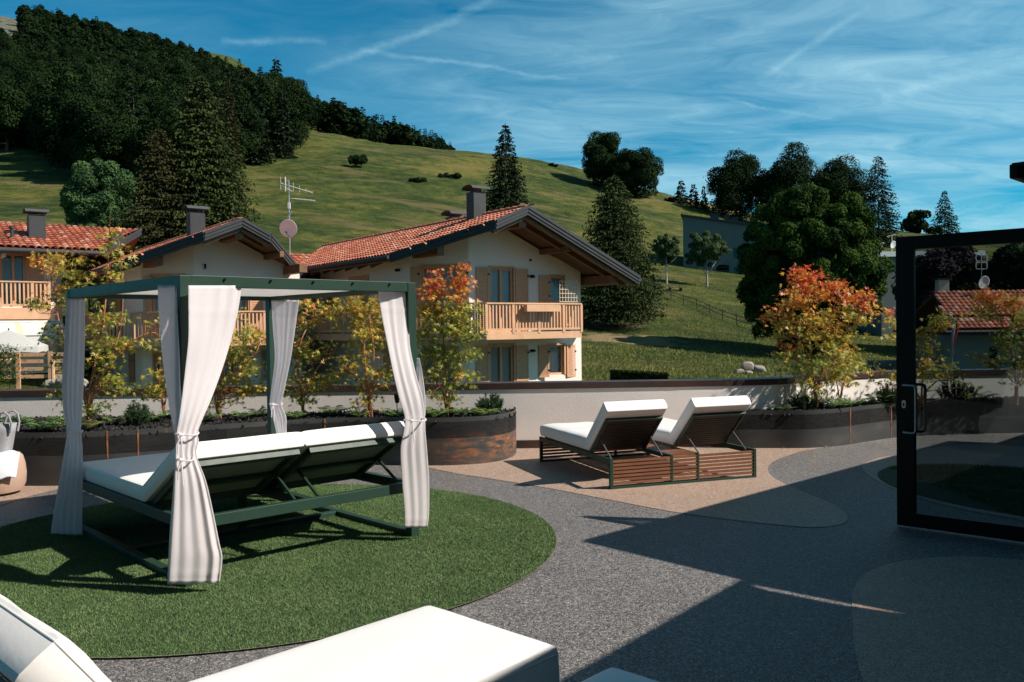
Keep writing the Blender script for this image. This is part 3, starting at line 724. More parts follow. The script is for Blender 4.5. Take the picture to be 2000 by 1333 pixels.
mugo('dark dwarf pine in the planter between the left and front curtains', 268, 10.15, .53, .17, .27)
mugo('dark dwarf pine at the rounded rusty end of the left planter', 957, 10.95, .53, .2, .26)
mugo('dwarf pine in shade left of the orange maple trunk', 1568, 11.75, .45, .2, .22)
mugo('dwarf pine seen through the glass right of the door handles', 1868, 12.6, .45, .3, .34)
mugo('dwarf pine beside the door stile, left of the handles', 1740, 12.25, .45, .25, .3)
fern('low fern in front of the left end of the white wall', 85, 9.6, .53, .3, 18)
fern('fern at the foot of the left tall maple beside the left curtain', 158, 9.55, .53, .26, 14, (.10, .12, .03))
fern('bright fern right of the back curtain', 648, 10.85, .53, .27, 18, (.09, .16, .035))
fern('fern left of the right curtain beside the spotlight', 772, 10.6, .53, .22, 14)
fern('fern right of the right curtain under the green maple', 850, 10.45, .53, .26, 16, (.085, .14, .03))
fern('fern drooping over the rusty planter rim', 830, 10.35, .53, .22, 12)
fern('yellow green fern in front of the dwarf pine at the planter end', 943, 10.62, .53, .2, 16, (.12, .16, .035))
fern('fern under the orange maple in the right planter', 1630, 11.75, .45, .27, 16)
fern('fern against the steel rim left of the glass door', 1715, 12.2, .45, .3, 16, (.05, .09, .03))
fern('fern between the second and third maples', 345, 10.9, .53, .2, 12, (.10, .15, .05))
fern('pale fern left of the back curtain', 505, 10.9, .53, .2, 12, (.10, .15, .05))
fern('fern right of the handles behind the glass', 1915, 12.6, .45, .28, 12, (.04, .06, .025))


for lb_, px_, Y_, sz_, tn_ in (('low fern at the left end of the white wall behind the tote bag', 20, 10.2, .24, (.06, .11, .03)),
    ('fern between the left tall maple and the dwarf pine', 222, 10.2, .2, (.09, .13, .03)), ('fern right of the dwarf pine, before the front curtain', 300, 10.5, .22, (.08, .14, .035)),
    ('grassy fern at the foot of the half hidden yellow maple', 400, 10.4, .22, (.10, .15, .05)), ('fern between the yellow maple and the back curtain', 470, 10.6, .2, (.08, .13, .04)),
    ('fern at the foot of the golden maple with the arching branch', 575, 10.5, .2, (.09, .15, .04)), ('fern at the foot of the golden maple with orange stems', 700, 10.6, .19, (.08, .13, .035)),
    ('fern between the coral stemmed maple and the planter end', 900, 10.7, .2, (.08, .13, .035)), ('fern under the thin maple left of the door', 1665, 11.95, .24, (.06, .11, .03)), ('dark fern left of the dwarf pine in the right planter', 1528, 11.5, .2, (.05, .09, .03))):
    fern(lb_, px_, Y_, .53 if px_ < 1000 else .45, sz_, 14, tn_)


def spot(label, px, Y, z1, zb=.53):
    b = P(px, 700, Y); t = thing('garden_spotlight', label, 'lamp', (b[0], Y, zb))
    m = MB(); m.tube([(0, 0, -.03), (0, 0, z1-.07)], .006, 6); m.build('spike', M_black, t)
    m = MB(); m.tube([(0, .02, z1-.085), (0, -.005, z1-.03), (0, -.02, z1+.02)], [.026, .032, .033], 12); m.build('lamp_head', M_black, t, True)


spot('black spike light left of the right curtain', 774, 10.4, .30)
spot('short black uplight at the foot of the coral stemmed maple', 880, 10.6, .10)
spot('short black uplight at the foot of the left tall maple', 193, 9.9, .10)
spot('small uplight beside the orange maple trunk', 1603, 11.6, .10, .45)

n_ = 54; fx = np.r_[rng.uniform(-1.2, 0.6, 20), rng.uniform(2.5, 6.5, 34)]; fy = np.r_[rng.uniform(9.3, 10.2, 20), rng.uniform(10.2, 11.6, 34)]
V, C = leaves(np.c_[fx, fy, np.full(n_, .022)], .030, 6., rng.uniform(.35, .9, n_)); o = link('fallen_leaves', kmesh('fallen_leaves', V, C), M_leafattr); tag(o, 'a few fallen maple leaves scattered on the terrace', 'leaves', None, 'stuff')

# ================================================================== CANOPY DAYBED
DX, DY, DYAW, DW, DD, DH = -2.106, 5.451, .76, 1.87, 2.32, 2.005
day = thing('canopy_daybed', 'dark green metal canopy daybed with white mattress and tied lilac white curtains', 'daybed', (DX, DY, 0), DYAW)
ps = .075
for i, (x, y) in enumerate(((0, 0), (DW-ps, 0), (0, DD-ps), (DW-ps, DD-ps))):
    m = MB(); m.box((x, y, .0), (x+ps, y+ps, DH-.003)); m.build('post', M_green, day, bevel=.003)
m = MB(); e = .004
m.box((ps, e, DH-.075), (DW-ps, ps-e, DH)); m.build('top_beam', M_green, day, bevel=.003)
m = MB(); m.box((ps, DD-ps+e, DH-.075), (DW-ps, DD-e, DH)); m.build('top_beam', M_green, day, bevel=.003)
m = MB(); m.box((e, ps, DH-.075), (ps-e, DD-ps, DH)); m.build('top_beam', M_green, day, bevel=.003)
m = MB(); m.box((DW-ps+e, ps, DH-.075), (DW-e, DD-ps, DH)); m.build('top_beam', M_green, day, bevel=.003)
for x in np.linspace(.3, 1.62, 5):
    m = MB(); m.tube([(x, e+.001, DH-.022), (x, e-.012, DH-.022)], [.008, .008], 10); m.build('bolt', M_black, day)
m = MB()
g_ = [(ps-.01+(DW-2*ps+.02)*i/12, ps-.01+(DD-2*ps+.02)*j/12) for j in range(13) for i in range(13)]
m.add([(x, y, DH-.035-.012*math.sin(math.pi*(x-ps)/(DW-2*ps))*math.sin(math.pi*(y-ps)/(DD-2*ps))) for x, y in g_], [(j*13+i, j*13+i+1, (j+1)*13+i+1, (j+1)*13+i) for j in range(12) for i in range(12)])
o = m.build('canopy', M_canopy, day, True); sm = o.modifiers.new('s', 'SOLIDIFY'); sm.thickness = .003
# ground rails
m = MB(); m.box((.006, ps, .0), (.069, DD-ps, .05)); m.build('base_rail', M_green, day, bevel=.003)
m = MB(); m.box((DW-.069, ps, .0), (DW-.006, DD-ps, .05)); m.build('base_rail', M_green, day, bevel=.003)
m = MB(); m.box((.069, 1.10, .002), (DW-.069, 1.17, .048)); m.box((.9, 1.105, .048), (.97, 1.165, .36)); m.build('cross_rail', M_green, day, bevel=.003)
# bed frame
m = MB(); z0, z1 = .365, .44
m.box((ps, .01, z0), (DW-ps, .065, z1)); m.box((ps, DD-.065, z0), (DW-ps, DD-.01, z1))
m.box((.012, ps, z0), (.066, DD-ps, z1)); m.box((DW-.066, ps, z0), (DW-.012, DD-ps, z1)); m.box((.905, .065, z0+.002), (.965, DD-.065, z1-.002))
m.box((.066, .78, z0+.01), (.905, .82, z1-.01)); m.box((.965, .78, z0+.01), (DW-.066, .82, z1-.01)); m.build('bed_frame', M_green, day, bevel=.003)
m = MB(); m.box((.07, .83, .425), (DW-.07, DD-.07, .435)); m.build('bed_panel', M_canvas, day)


def cushion(mb, x0, x1, L, T, org, dy, dz, nx=10, ny=14, puff=.009, rnd=.012, seed=0):
    """soft slab: local a along x, b along (dy,dz) from org(y,z), thickness along the normal"""
    nrm = (-dz, dy)
    rs = np.random.default_rng(seed); ph = rs.uniform(0, 6.28, 6)
    def pt(u, w, s):  # u,w in 0..1, s 0 bottom 1 top
        ex = min(u, 1-u)*(x1-x0); ew = min(w, 1-w)*L
        f = 1-math.exp(-ex/.03); g = 1-math.exp(-ew/.03)
        th = T*s+(puff*f*g if s else -0.0)+(.003*f*g*(math.sin(9*u+5*w+ph[0])+math.sin(23*w+ph[1])*.6) if s else 0)
        if s: th -= rnd*(math.exp(-ex/.012)*.5+math.exp(-ew/.012)*.5)*.5
        a = x0+(x1-x0)*u; b = L*w
        return (a, org[0]+dy*b+nrm[0]*th, org[1]+dz*b+nrm[1]*th)
    us = [0, .012, .04, .1]+list(np.linspace(.2, .8, nx))+[.9, .96, .988, 1]; ws = [0, .01, .03, .08]+list(np.linspace(.16, .84, ny))+[.92, .97, .99, 1]
    A, B = len(us), len(ws)
    top = [pt(u, w, 1) for w in ws for u in us]; mid_ = None
    vs = top[:]; fs = [(j*A+i, j*A+i+1, (j+1)*A+i+1, (j+1)*A+i) for j in range(B-1) for i in range(A-1)]
    ring = [(i, 0) for i in range(A)]+[(A-1, j) for j in range(1, B)]+[(i, B-1) for i in range(A-2, -1, -1)]+[(0, j) for j in range(B-2, 0, -1)]
    K = len(ring); prev = [j*A+i for i, j in ring]
    for lvl, inset in ((.86, -.004), (.5, -.008), (.12, -.004), (.0, .006)):
        cur = []
        for (i, j) in ring:
            u, w = us[i], ws[j]; du = (-1 if i == 0 else 1 if i == A-1 else 0); dw_ = (-1 if j == 0 else 1 if j == B-1 else 0)
            uu = u-du*inset/(x1-x0); ww = w-dw_*inset/L
            a = x0+(x1-x0)*uu; b = L*ww; th = T*lvl
            vs.append((a, org[0]+dy*b+nrm[0]*th, org[1]+dz*b+nrm[1]*th)); cur.append(len(vs)-1)
        if lvl == .86: pipe = [vs[c] for c in cur]
        fs += [(prev[k], prev[(k+1) % K], cur[(k+1) % K], cur[k]) for k in range(K)]; prev = cur
    fs.append(tuple(prev)); mb.add(vs, fs)
    pm = MB(); pm.tube(pipe+[pipe[0]], .0028, 6, False); return pm


for k, (a, b) in enumerate(((.03, .93), (.94, 1.84))):
    m = MB(); pm = cushion(m, a, b, DD-.05-.755, .118, (.755, .443), 1, 0, seed=k); pm.build('piping', M_white_cush, m.build('mattress', M_white_cush, day, True), True)
    an = R(29.5); dy, dz = -math.cos(an), math.sin(an)
    # backrest cushion: from the hinge towards the head end; its normal must point up
    m = MB(); L_ = .735; org = (.745, .447)
    mm = MB(); pm = cushion(mm, a, b, L_, -.118, org, dy, dz, seed=5+k, puff=-.012, rnd=-.022)
    m.v, m.f, m.c = mm.v, mm.f, mm.c; pm.build('piping', M_white_cush, m.build('backrest_cushion', M_white_cush, day, True), True)
    def bp_(t, off): return (org[0]+dy*t+dz*off*-1*-1*0-dz*off, org[1]+dz*t-abs(dy)*off)
    # frame under the backrest
    def q(x, t, off):
        return (x, org[0]+dy*t-dz*off, org[1]+dz*t-abs(dy)*off)
    x0, x1 = a+.035, b-.035
    m = MB()
    m.bar(q(x0+.02, 0, .03), q(x0+.02, L_-.04, .03), .04, .045, (0, dz, abs(dy))); m.bar(q(x1-.02, 0, .03), q(x1-.02, L_-.04, .03), .04, .045, (0, dz, abs(dy)))
    m.bar(q(x0, L_-.05, .03), q(x1, L_-.05, .03), .05, .04, (0, dz, abs(dy))); m.bar(q(x0+.04, .30, .028), q(x1-.04, .30, .028), .05, .03, (0, dz, abs(dy)))
    m.build('backrest_frame', M_green, day, bevel=.002)
    m = MB(); m.slab([q(x0+.03, .01, .012), q(x1-.03, .01, .012), q(x1-.03, L_-.05, .012), q(x0+.03, L_-.05, .012)], .004); m.build('backrest_sling', M_canvas, day)
    for xx in (x0+.055, x1-.055):
        m = MB(); m.tube([q(xx, .38, .045), (xx, .10, .43)], .012, 8); m.build('support_strut', M_green, day, True)
m = MB(); m.bar((.45, .015, .4425), (.5, .015, .4425), .03, .003)


# curtains -----------------------------------------------------------
def invday(p):
    x, y = p[0]-DX, p[1]-DY; c, s = math.cos(DYAW), math.sin(DYAW); return (c*x+s*y, -s*x+c*y, p[2])


def curtain(rows, folds, amp, seed, ties=(), name='curtain', hang=0.0):
    """rows: (py, pxL, pxR, YL, YR, ampscale)"""
    rs = np.random.default_rng(seed); nu = folds*10+1; nv = 90
    rows = np.array(rows, float); s = np.linspace(0, 1, nv); k = np.linspace(0, 1, len(rows))
    # parametrise by row py, smooth (monotone-ish catmull)
    sp = spline(rows, 14, closed=False); py = sp[:, 0]; pyv = np.linspace(py[0], py[-1], nv)
    R_ = [np.interp(pyv, py, sp[:, c]) for c in range(6)]
    ph = rs.uniform(-.5, .5, 8); vs = []
    wl = rs.uniform(.75, 1.3, folds); cum = np.r_[0, np.cumsum(wl)]/wl.sum()
    for j in range(nv):
        A = np.array(P(R_[1][j], R_[0][j], R_[3][j])); B = np.array(P(R_[2][j], R_[0][j], R_[4][j]))
        d = B-A; w = np.linalg.norm(d[:2]); n_ = np.array([d[1], -d[0], 0.])/max(w, 1e-5)
        for i in range(nu):
            u = i/(nu-1); fo = np.interp(u, cum, np.arange(folds+1))
            ph_ = 2*math.pi*fo+.35*math.sin(3*j/nv+ph[0]); fi = int(fo); ft = fo-fi; ns = rs_noise[seed % 7]; an_ = ns[fi % 40]*(1-ft)+ns[(fi+1) % 40]*ft; a = amp*R_[5][j]*max(.25, .85+.85*an_+.25*math.sin(j*.05+3*an_))
            sh = math.sin(ph_)
            p = A+d*u+n_*a*sh*1.15+(d/max(w, 1e-5))*.25*a*math.sin(2*ph_+ph[1])
            p = p+n_*a*.22*math.sin(ph_*.53+j*.035+ph[2])
            if j in (8, nv-4): p = p-unit(n_*(-1 if n_[1] > 0 else 1))*.0028*-1
            vs.append(invday(p))
    m = MB(); m.add(vs, [(j*nu+i, j*nu+i+1, (j+1)*nu+i+1, (j+1)*nu+i) for j in range(nv-1) for i in range(nu-1)])
    o = m.build(name, M_curtain, day, True, recalc=False)
    # hems: heading band stitched 9 cm below the top, and a bottom hem
    for j0, j1, push in ((0, 9, .0015), (nv-3, nv-1, .0015)):
        pass
    so_ = o.modifiers.new('s', 'SOLIDIFY'); so_.thickness = .002; so_.offset = 0
    for (pty, l, r, Yc, thick) in ties:
        A = np.array(P(l, pty, Yc)); B = np.array(P(r, pty+1, Yc)); c = (A+B)/2; rx = np.linalg.norm(B-A)/2*1.04; m = MB(); ring = []
        for k_ in range(25):
            t_ = 2*math.pi*k_/24; ring.append(invday(c+np.array([math.cos(t_)*rx, math.sin(t_)*rx*.75, .006*math.sin(2*t_)])))
        m.tube(ring, thick, 6)
        kn = c+np.array([-rx*.2, -rx*.78, 0]);
        for sx in (-1, 1):
            m.tube([invday(kn), invday(kn+np.array([.012*sx, -.02, -.05])), invday(kn+np.array([.016*sx, -.018, -.14-.02*sx]))], [thick*1.3, thick*.7, thick*.6], 5)
        m.tube([invday(kn+np.array([-.018, 0, 0])), invday(kn+np.array([0, -.016, .006])), invday(kn+np.array([.018, 0, 0]))], [thick, thick*1.9, thick], 7)
        m.build('tie_band', M_curtain, o, True)
    return o


rs_noise = np.random.default_rng(3).uniform(-1, 1, (7, 40))
# near corner: narrow panel on the left side and the wide one in front, both to one tie
curtain([(557, 308, 346, 5.72, 5.48, .5), (620, 311, 347, 5.70, 5.46, .6), (700, 318, 351, 5.66, 5.44, .7), (760, 326, 353, 5.6, 5.43, .8), (810, 334, 358, 5.54, 5.42, .8), (845, 341, 362, 5.47, 5.42, .5), (880, 343, 360, 5.45, 5.41, .8), (960, 338, 362, 5.42, 5.40, 1.), (1050, 331, 372, 5.40, 5.36, .8), (1142, 327, 380, 5.38, 5.34, .8)], 2, 0.0030, 1)
curtain([(558, 368, 472, 5.42, 5.76, .75), (600, 368, 466, 5.41, 5.74, .8), (660, 368, 452, 5.40, 5.70, .8), (720, 362, 434, 5.39, 5.62, .8), (780, 355, 412, 5.37, 5.52, .7), (815, 350, 397, 5.36, 5.46, .6), (845, 345, 386, 5.36, 5.42, .35), (862, 344, 388, 5.35, 5.41, .5), (890, 343, 384, 5.34, 5.40, .5), (940, 341, 402, 5.33, 5.40, .7), (1000, 338, 416, 5.32, 5.40, .8), (1060, 334, 428, 5.30, 5.38, .9), (1090, 332, 434, 5.29, 5.37, .9), (1140, 329, 429, 5.28, 5.36, .9)], 4, 0.0052, 2,
        ties=[(847, 343, 386, 5.40, .006), (897, 347, 377, 5.36, .006)])
# left corner
curtain([(583, 130, 166, 7.10, 6.95, .6), (650, 127, 166, 7.1, 6.93, .7), (740, 122, 164, 7.08, 6.92, .8), (800, 124, 161, 7.06, 6.92, .7), (842, 131, 158, 7.03, 6.93, .35), (870, 128, 161, 7.02, 6.92, .6), (930, 118, 162, 7.0, 6.90, .9), (1000, 106, 161, 6.98, 6.88, 1.1), (1046, 99, 161, 6.96, 6.87, 1.2)], 4, 0.0046, 3, ties=[(843, 130, 160, 6.97, .005)])
# right corner: two panels crossing at the post
curtain([(563, 738, 803, 6.62, 6.74, .7), (610, 744, 801, 6.60, 6.72, .8), (670, 756, 800, 6.58, 6.68, .8), (730, 768, 812, 6.56, 6.64, .8), (780, 780, 826, 6.55, 6.62, .7), (818, 791, 830, 6.56, 6.62, .35), (845, 788, 831, 6.55, 6.61, .6), (880, 782, 834, 6.54, 6.61, .8), (940, 785, 838, 6.54, 6.62, .8), (1000, 790, 838, 6.54, 6.62, .85), (1031, 790, 835, 6.54, 6.62, .85)], 3, 0.0042, 4, ties=[(820, 790, 831, 6.56, .006)])
curtain([(700, 813.5, 819, 6.86, 6.84, .15), (730, 812, 825, 6.80, 6.78, .4), (770, 806, 830, 6.74, 6.72, .6), (812, 800, 831, 6.70, 6.68, .4)], 2, 0.0030, 5)
# back corner
curtain([(587, 530, 584, 8.28, 8.12, .6), (640, 533, 577, 8.28, 8.12, .7), (700, 537, 568, 8.27, 8.13, .7), (760, 530, 556, 8.24, 8.15, .6), (789, 527, 550, 8.22, 8.15, .35), (815, 533, 559, 8.2, 8.12, .6), (845, 540, 560, 8.2, 8.1, .8), (900, 548, 568, 8.2, 8.1, .8), (956, 552, 571, 8.2, 8.1, .8)], 4, 0.0036, 6, ties=[(789, 527, 551, 8.2, .005)])


# ================================================================== DOUBLE SUN LOUNGERS
def double_lounger(label, loc, yaw, W_=1.73, D_=1.94, H_=.31, hinge=.55, ang_=44., Lb=.66, single=False):
    t = thing('sun_lounger' if single else 'double_sun_lounger', label, 'sun lounger', loc, yaw, 'single sun loungers in the foreground' if single else None)
    if single: W_ = .71
    a, b = .71, 1.02; p_ = .035
    m = MB()
    for y in (0, D_-p_):
        for x in (0, W_-p_): m.box((x, y, 0), (x+p_, y+p_, H_-(.105 if single else 0)))
        for x in (() if single else (a-p_/2, b-p_/2)): m.box((x, y+.003, .02), (x+.028, y+p_-.003, H_-.003))
        m.box((p_, y+.002, 0), (W_-p_, y+p_-.002, .025))
    for x in (0, W_-p_):
        m.box((x+.002, p_, H_-.055-(.105 if single else 0)), (x+p_-.002, D_-p_, H_-.002-(.105 if single else 0))); 
    if not single: m.box((a-.018, p_, H_-.05), (a+.01, D_-p_, H_-.004)); m.box((b-.01, p_, H_-.05), (b+.018, D_-p_, H_-.004))
    m.build('frame', M_green, t, bevel=.002)
    for y in (.006, D_-p_+.006):
        m = MB()
        for k in range(4 if single else 7):
            z = .045+k*.037
            for (x0, x1) in (((p_, W_-p_),) if single else ((p_, a-p_/2), (a+.0105, b-p_/2), (b+.0105, W_-p_))): m.box((x0, y, z), (x1, y+.02, z+.024))
        m.build('slat_panel', M_slat, t)
    m = MB()
    for k in range(0 if single else int((D_-2*p_)/.045)):
        y = p_+.004+k*.045; m.box((a+.012, y, H_-.02), (b-.012, y+.034, H_-.003))
    if not single: m.build('table_top', M_slat, t)
    an = R(ang_); dy, dz = -math.cos(an), math.sin(an)
    for k, (x0, x1) in enumerate(((.012, a-.012),) if single else ((.012, a-.012), (b+.012, W_-.012))):
        m = MB(); pm = cushion(m, x0+(-.014 if single else .004), x1+(.026 if single else -.004), D_-hinge-(-.015 if single else .02), .125 if not single else .225, (hinge+.005, H_+.012-(.10 if single else 0)), 1, 0, puff=.012 if single else .024, seed=11+k); pm.build('piping', M_white_cush, m.build('mattress', M_white_cush, t, True), True)
        m = MB()
        for j in range(9): y = hinge+.05+j*.15; m.box((x0+.03, y, H_-.018-(.10 if single else 0)), (x1-.03, y+.06, H_+.006-(.10 if single else 0)))
        m.build('mattress_slats', M_slat, t)
        org = (hinge-.005, H_+.014)
        m = MB(); pm = cushion(m, x0, x1, Lb, -.125, org, dy, dz, puff=-.012, rnd=-.012, seed=21+k); pm.build('piping', M_white_cush, m.build('backrest_cushion', M_white_cush, t, True), True)
        q = lambda x, u, off: (x, org[0]+dy*u-dz*off, org[1]+dz*u-abs(dy)*off)
        Lf = Lb*.80; m = MB()
        for xx in (x0+.03, x1-.03): m.bar(q(xx, 0, .02), q(xx, Lf, .02), .025, .03, (0, dz, abs(dy)))
        m.bar(q(x0+.018, Lf, .02), q(x1-.018, Lf, .02), .03, .03, (0, dz, abs(dy))); m.build('backrest_frame', M_green, t, bevel=.002)
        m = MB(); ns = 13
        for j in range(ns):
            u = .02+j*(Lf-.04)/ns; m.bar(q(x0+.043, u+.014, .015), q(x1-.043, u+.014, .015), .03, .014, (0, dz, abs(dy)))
        m.build('backrest_slats', mat('shaded side slats', (.022, .011, .008), .6, .3, 9), t)  # shade on the backrest's rear is put into this near-black slat colour
        for xx in (x0+.05, x1-.05):
            m = MB(); m.tube([q(xx, Lf*.45, .035), (xx, .10, H_-.02)], .008, 8); m.build('support_strut', mat('dull steel strut', (.10, .11, .11), .45, .1, 9, spec=.4), t, True)
    return t


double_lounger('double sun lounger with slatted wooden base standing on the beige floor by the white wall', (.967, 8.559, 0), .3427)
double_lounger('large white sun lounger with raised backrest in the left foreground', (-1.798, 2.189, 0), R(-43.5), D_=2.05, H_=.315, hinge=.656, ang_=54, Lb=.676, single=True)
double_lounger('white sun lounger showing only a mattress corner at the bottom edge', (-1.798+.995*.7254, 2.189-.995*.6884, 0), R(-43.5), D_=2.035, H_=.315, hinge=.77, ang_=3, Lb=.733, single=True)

# ================================================================== POUF, TOWEL, BAG
pc = P(-12, 900, 8.75)
pf = MB(); prof = [(0, 0), (.16, .0), (.255, .03), (.285, .10), (.292, .2), (.282, .30), (.262, .375), (.235, .405), (.18, .418), (0, .42)]
pf.lathe(prof, 40); po = pf.build('beanbag_pouf', M_taupe, None, True); po.location = (pc[0], pc[1], .006); tag(po, 'taupe drum shaped pouf at the left edge of the terrace', 'pouf')
# bag
bg = thing('tote_bag', 'grey felt tote bag standing on the taupe pouf', 'bag', (pc[0]-.02, pc[1]+.02, .428), .1)
m = MB(); n1 = []
for z, wx, wy in ((0, .165, .10), (.1, .185, .10), (.2, .205, .095), (.295, .225, .085)):
    n1.append([(wx*math.copysign(abs(math.cos(t))**.45, math.cos(t)), wy*math.copysign(abs(math.sin(t))**.45, math.sin(t)), z) for t in np.linspace(0, 2*math.pi, 33)[:-1]])
vs = sum(n1, []); m.add(vs, [(j*32+i, j*32+(i+1) % 32, (j+1)*32+(i+1) % 32, (j+1)*32+i) for j in range(3) for i in range(32)]+[tuple(range(32))[::-1]])
o = m.build('bag_body', M_felt, bg, True); s_ = o.modifiers.new('s', 'SOLIDIFY'); s_.thickness = .006
for y in (-.08, .08):
    m = MB(); m.tube([(.21, y, .20), (.225, y*1.1, .30), (.205, y*1.2, .38), (.165, y*1.2, .415), (.12, y*1.15, .40), (.085, y, .29), (.08, y, .2)], .011, 6); m.build('handle', M_felt, bg, True)
# towel draped over the pouf
tw_ = MB(); nu, nv = 18, 26; vs = []
for j in range(nv):
    v_ = j/(nv-1)
    for i in range(nu):
        u_ = i/(nu-1); x = -.22+.34*u_; s = -.05-.42*v_  # path over top and down the front
        rr = math.hypot(x, min(abs(s), .24)); R0 = .262
        if math.hypot(x, s) < R0-.03: p = (x, s, .423+.006*math.sin(9*u_+4*v_))
        else:
            a = math.atan2(s, x); ex = math.hypot(x, s)-(R0-.03); z = .418-min(ex*.3, .012)-max(0, ex-.03)
            R1 = .25+.042*math.sin(min(1, ex/.22)*math.pi/2); p = (math.cos(a)*(R1+.008), math.sin(a)*(R1+.008), z+.004*math.sin(12*u_))
        vs.append(p)
tw_.add(vs, [(j*nu+i, j*nu+i+1, (j+1)*nu+i+1, (j+1)*nu+i) for j in range(nv-1) for i in range(nu-1)])
o = tw_.build('towel', M_towel, None, True); o.location = (pc[0]+.06, pc[1], .008); o.rotation_euler = (0, 0, .75); s_ = o.modifiers.new('s', 'SOLIDIFY'); s_.thickness = .008; s_.offset = 1
tag(o, 'white towel draped over the front of the taupe pouf', 'towel')

# ================================================================== GLASS DOOR
db = np.array([3.095, 6.889]); dr = thing('glass_door', 'open black framed glass door with tubular pull handles', 'door', (db[0], db[1], 0), R(-41.5))
Wd, Hd = 1.15, 2.325; dt = .055
m = MB()
m.box((0, -dt/2, .015), (.136, dt/2, Hd)); m.box((Wd-.12, -dt/2, .015), (Wd, dt/2, Hd))
m.box((.136, -dt/2+.001, .015), (Wd-.12, dt/2-.001, .125)); m.box((.136, -dt/2+.001, Hd-.105), (Wd-.12, dt/2-.001, Hd-.002)); m.build('door_frame', M_black, dr, bevel=.003)
m = MB(); m.box((.13, -.006, .12), (Wd-.115, .006, Hd-.1)); m.build('glass_pane', M_doorglass, dr)
for s in (-1, 1):
    m = MB(); y0 = s*dt/2; y1 = s*.085; xh = .165 if s < 0 else .185
    pts = [(.06, y0, 1.145), (.06, y0+s*.02, 1.145), (.085, y1*.8, 1.145), (xh-.025, y1, 1.145), (xh-.006, y1, 1.138), (xh, y1, 1.115), (xh, y1, .80), (xh-.006, y1, .775), (xh-.025, y1, .768), (.085, y1*.8, .768), (.06, y0+s*.02, .768), (.06, y0, .768)]
    m.tube(pts, .0125, 12); m.build('pull_handle', M_steel, dr, True)
m = MB(); m.prism([(.055+.016*math.cos(a), 1*0+.0) for a in (0,)]+[], 0, 0) if False else None
o_ = [(.058+.015*math.cos(a), .99+(.017 if math.sin(a) > 0 else -.017)+.015*math.sin(a)) for a in np.linspace(0, 2*math.pi, 25)[:-1]]
m.add([(x, -dt/2-.006, z) for x, z in o_]+[(x, -dt/2, z) for x, z in o_], [tuple(range(24))]+[(i, (i+1) % 24, 24+(i+1) % 24, 24+i) for i in range(24)]); m.build('lock_plate', mat('brass nickel', (.55, .52, .42), .35, .1, 4, metal=.5), dr)
m = MB(); m.box((.052, -dt/2-.008, .975), (.064, -dt/2-.006, 1.0)); m.build('key_slot', M_black, dr)

# ================================================================== HOTEL BUILDING (its eaves shade the terrace)
LS = 2.985; sh2 = np.array([math.cos(SUN_AZ), math.sin(SUN_AZ)])*LS; RZ = LS*math.tan(SUN_EL)
cast = lambda px, py: tuple(G(px, py)[:2]+sh2)
hb = thing('hotel_building', 'dark eaves of the building at the right edge of the picture', 'building', (0, 0, 0))
A_, B_, D_ = cast(1143, 1058), cast(1455, 1133), cast(1860, 862)
E1 = cast(2000, 867.5); S1 = cast(1480, 1143); S2 = cast(1640, 1174.5); S3 = cast(1805, 1207)
sdir = np.array(S3)-np.array(S2); sdir /= np.linalg.norm(sdir); S4 = tuple(np.array(S3)+sdir*4)
edir = np.array(E1)-np.array(D_); edir /= np.linalg.norm(edir); E2 = tuple(np.array(E1)+edir*8)
T1 = cast(1475, 1146); T2 = cast(1500, 1153.5); T3 = cast(1650, 1183); C_ = cast(1100, 1333)
cdir = np.array(C_)-np.array(B_); cdir /= np.linalg.norm(cdir); C2 = tuple(np.array(C_)+cdir*6)
m = MB(); m.prism([A_, B_, S1, S2, S3, S4, (14, 0), (22, 6), E2, E1, D_], RZ, RZ+.028)
m.prism([B_, T1, T2, T3, S3, S4, (14, -3), (8, -9), C2, C_], RZ+.0005, RZ+.0285)
m.build('roof', M_black, hb)
ad = np.array(D_)-np.array(A_); ad /= np.linalg.norm(ad); ap = np.array(A_)+ad*.0
m = MB(); m.bar((ap[0]+.02, ap[1]+.01, RZ-.025), (D_[0], D_[1], RZ-.025), .06, .10); m.build('gutter', M_black, hb, bevel=.01)
wl = MB(); WP = [(4.75, 6.3), (10.5, 12.0), (14, 12.0), (14, -6), (1.6, -6), (1.6, -1.2), (5.6, 4.4)]
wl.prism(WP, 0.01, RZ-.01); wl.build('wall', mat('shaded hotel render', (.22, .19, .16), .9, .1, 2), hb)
m = MB(); m.prism([(10.3, -6), (24, -6), (24, 8.5), (10.3, 8.5)], RZ+.03, 5.0); m.build('upper_storey_sky_blocker', MATS['shaded hotel render'], hb)  # unseen block added on the right to cut sky light on the terrace
m = MB(); m.box((-18, -12, .01), (12, -6.01, 13)); m.box((-18, -6, 3.4), (3, -2.6, 13)); m.build('rear_wing_sky_blocker', MATS['shaded hotel render'], hb)  # unseen mass and overhang added behind the camera to block sky fill


# ================================================================== TREES
def trunk(mb, H, r, lean=0., top=.8, limbs=0, spread=2., zl=.3):
    pts = [(lean*H*(k/6)**2*.1+rng.normal(0, r*.15), rng.normal(0, r*.15), -.3 if k == 0 else H*top*k/6) for k in range(7)]
    mb.tube(pts, [r*1.3]+[r*(1-.8*k/6) for k in range(1, 7)], 8)
    for k in range(limbs):
        i = rng.integers(2, 6); p = np.array(pts[i]); a = rng.uniform(0, 6.28); L = spread*rng.uniform(.5, .9)
        q = p+np.array([math.cos(a)*L*.5, math.sin(a)*L*.5, L*.35]); e = p+np.array([math.cos(a)*L, math.sin(a)*L, L*.75])
        mb.tube([p, q, e], [r*.45, r*.28, r*.08], 6)


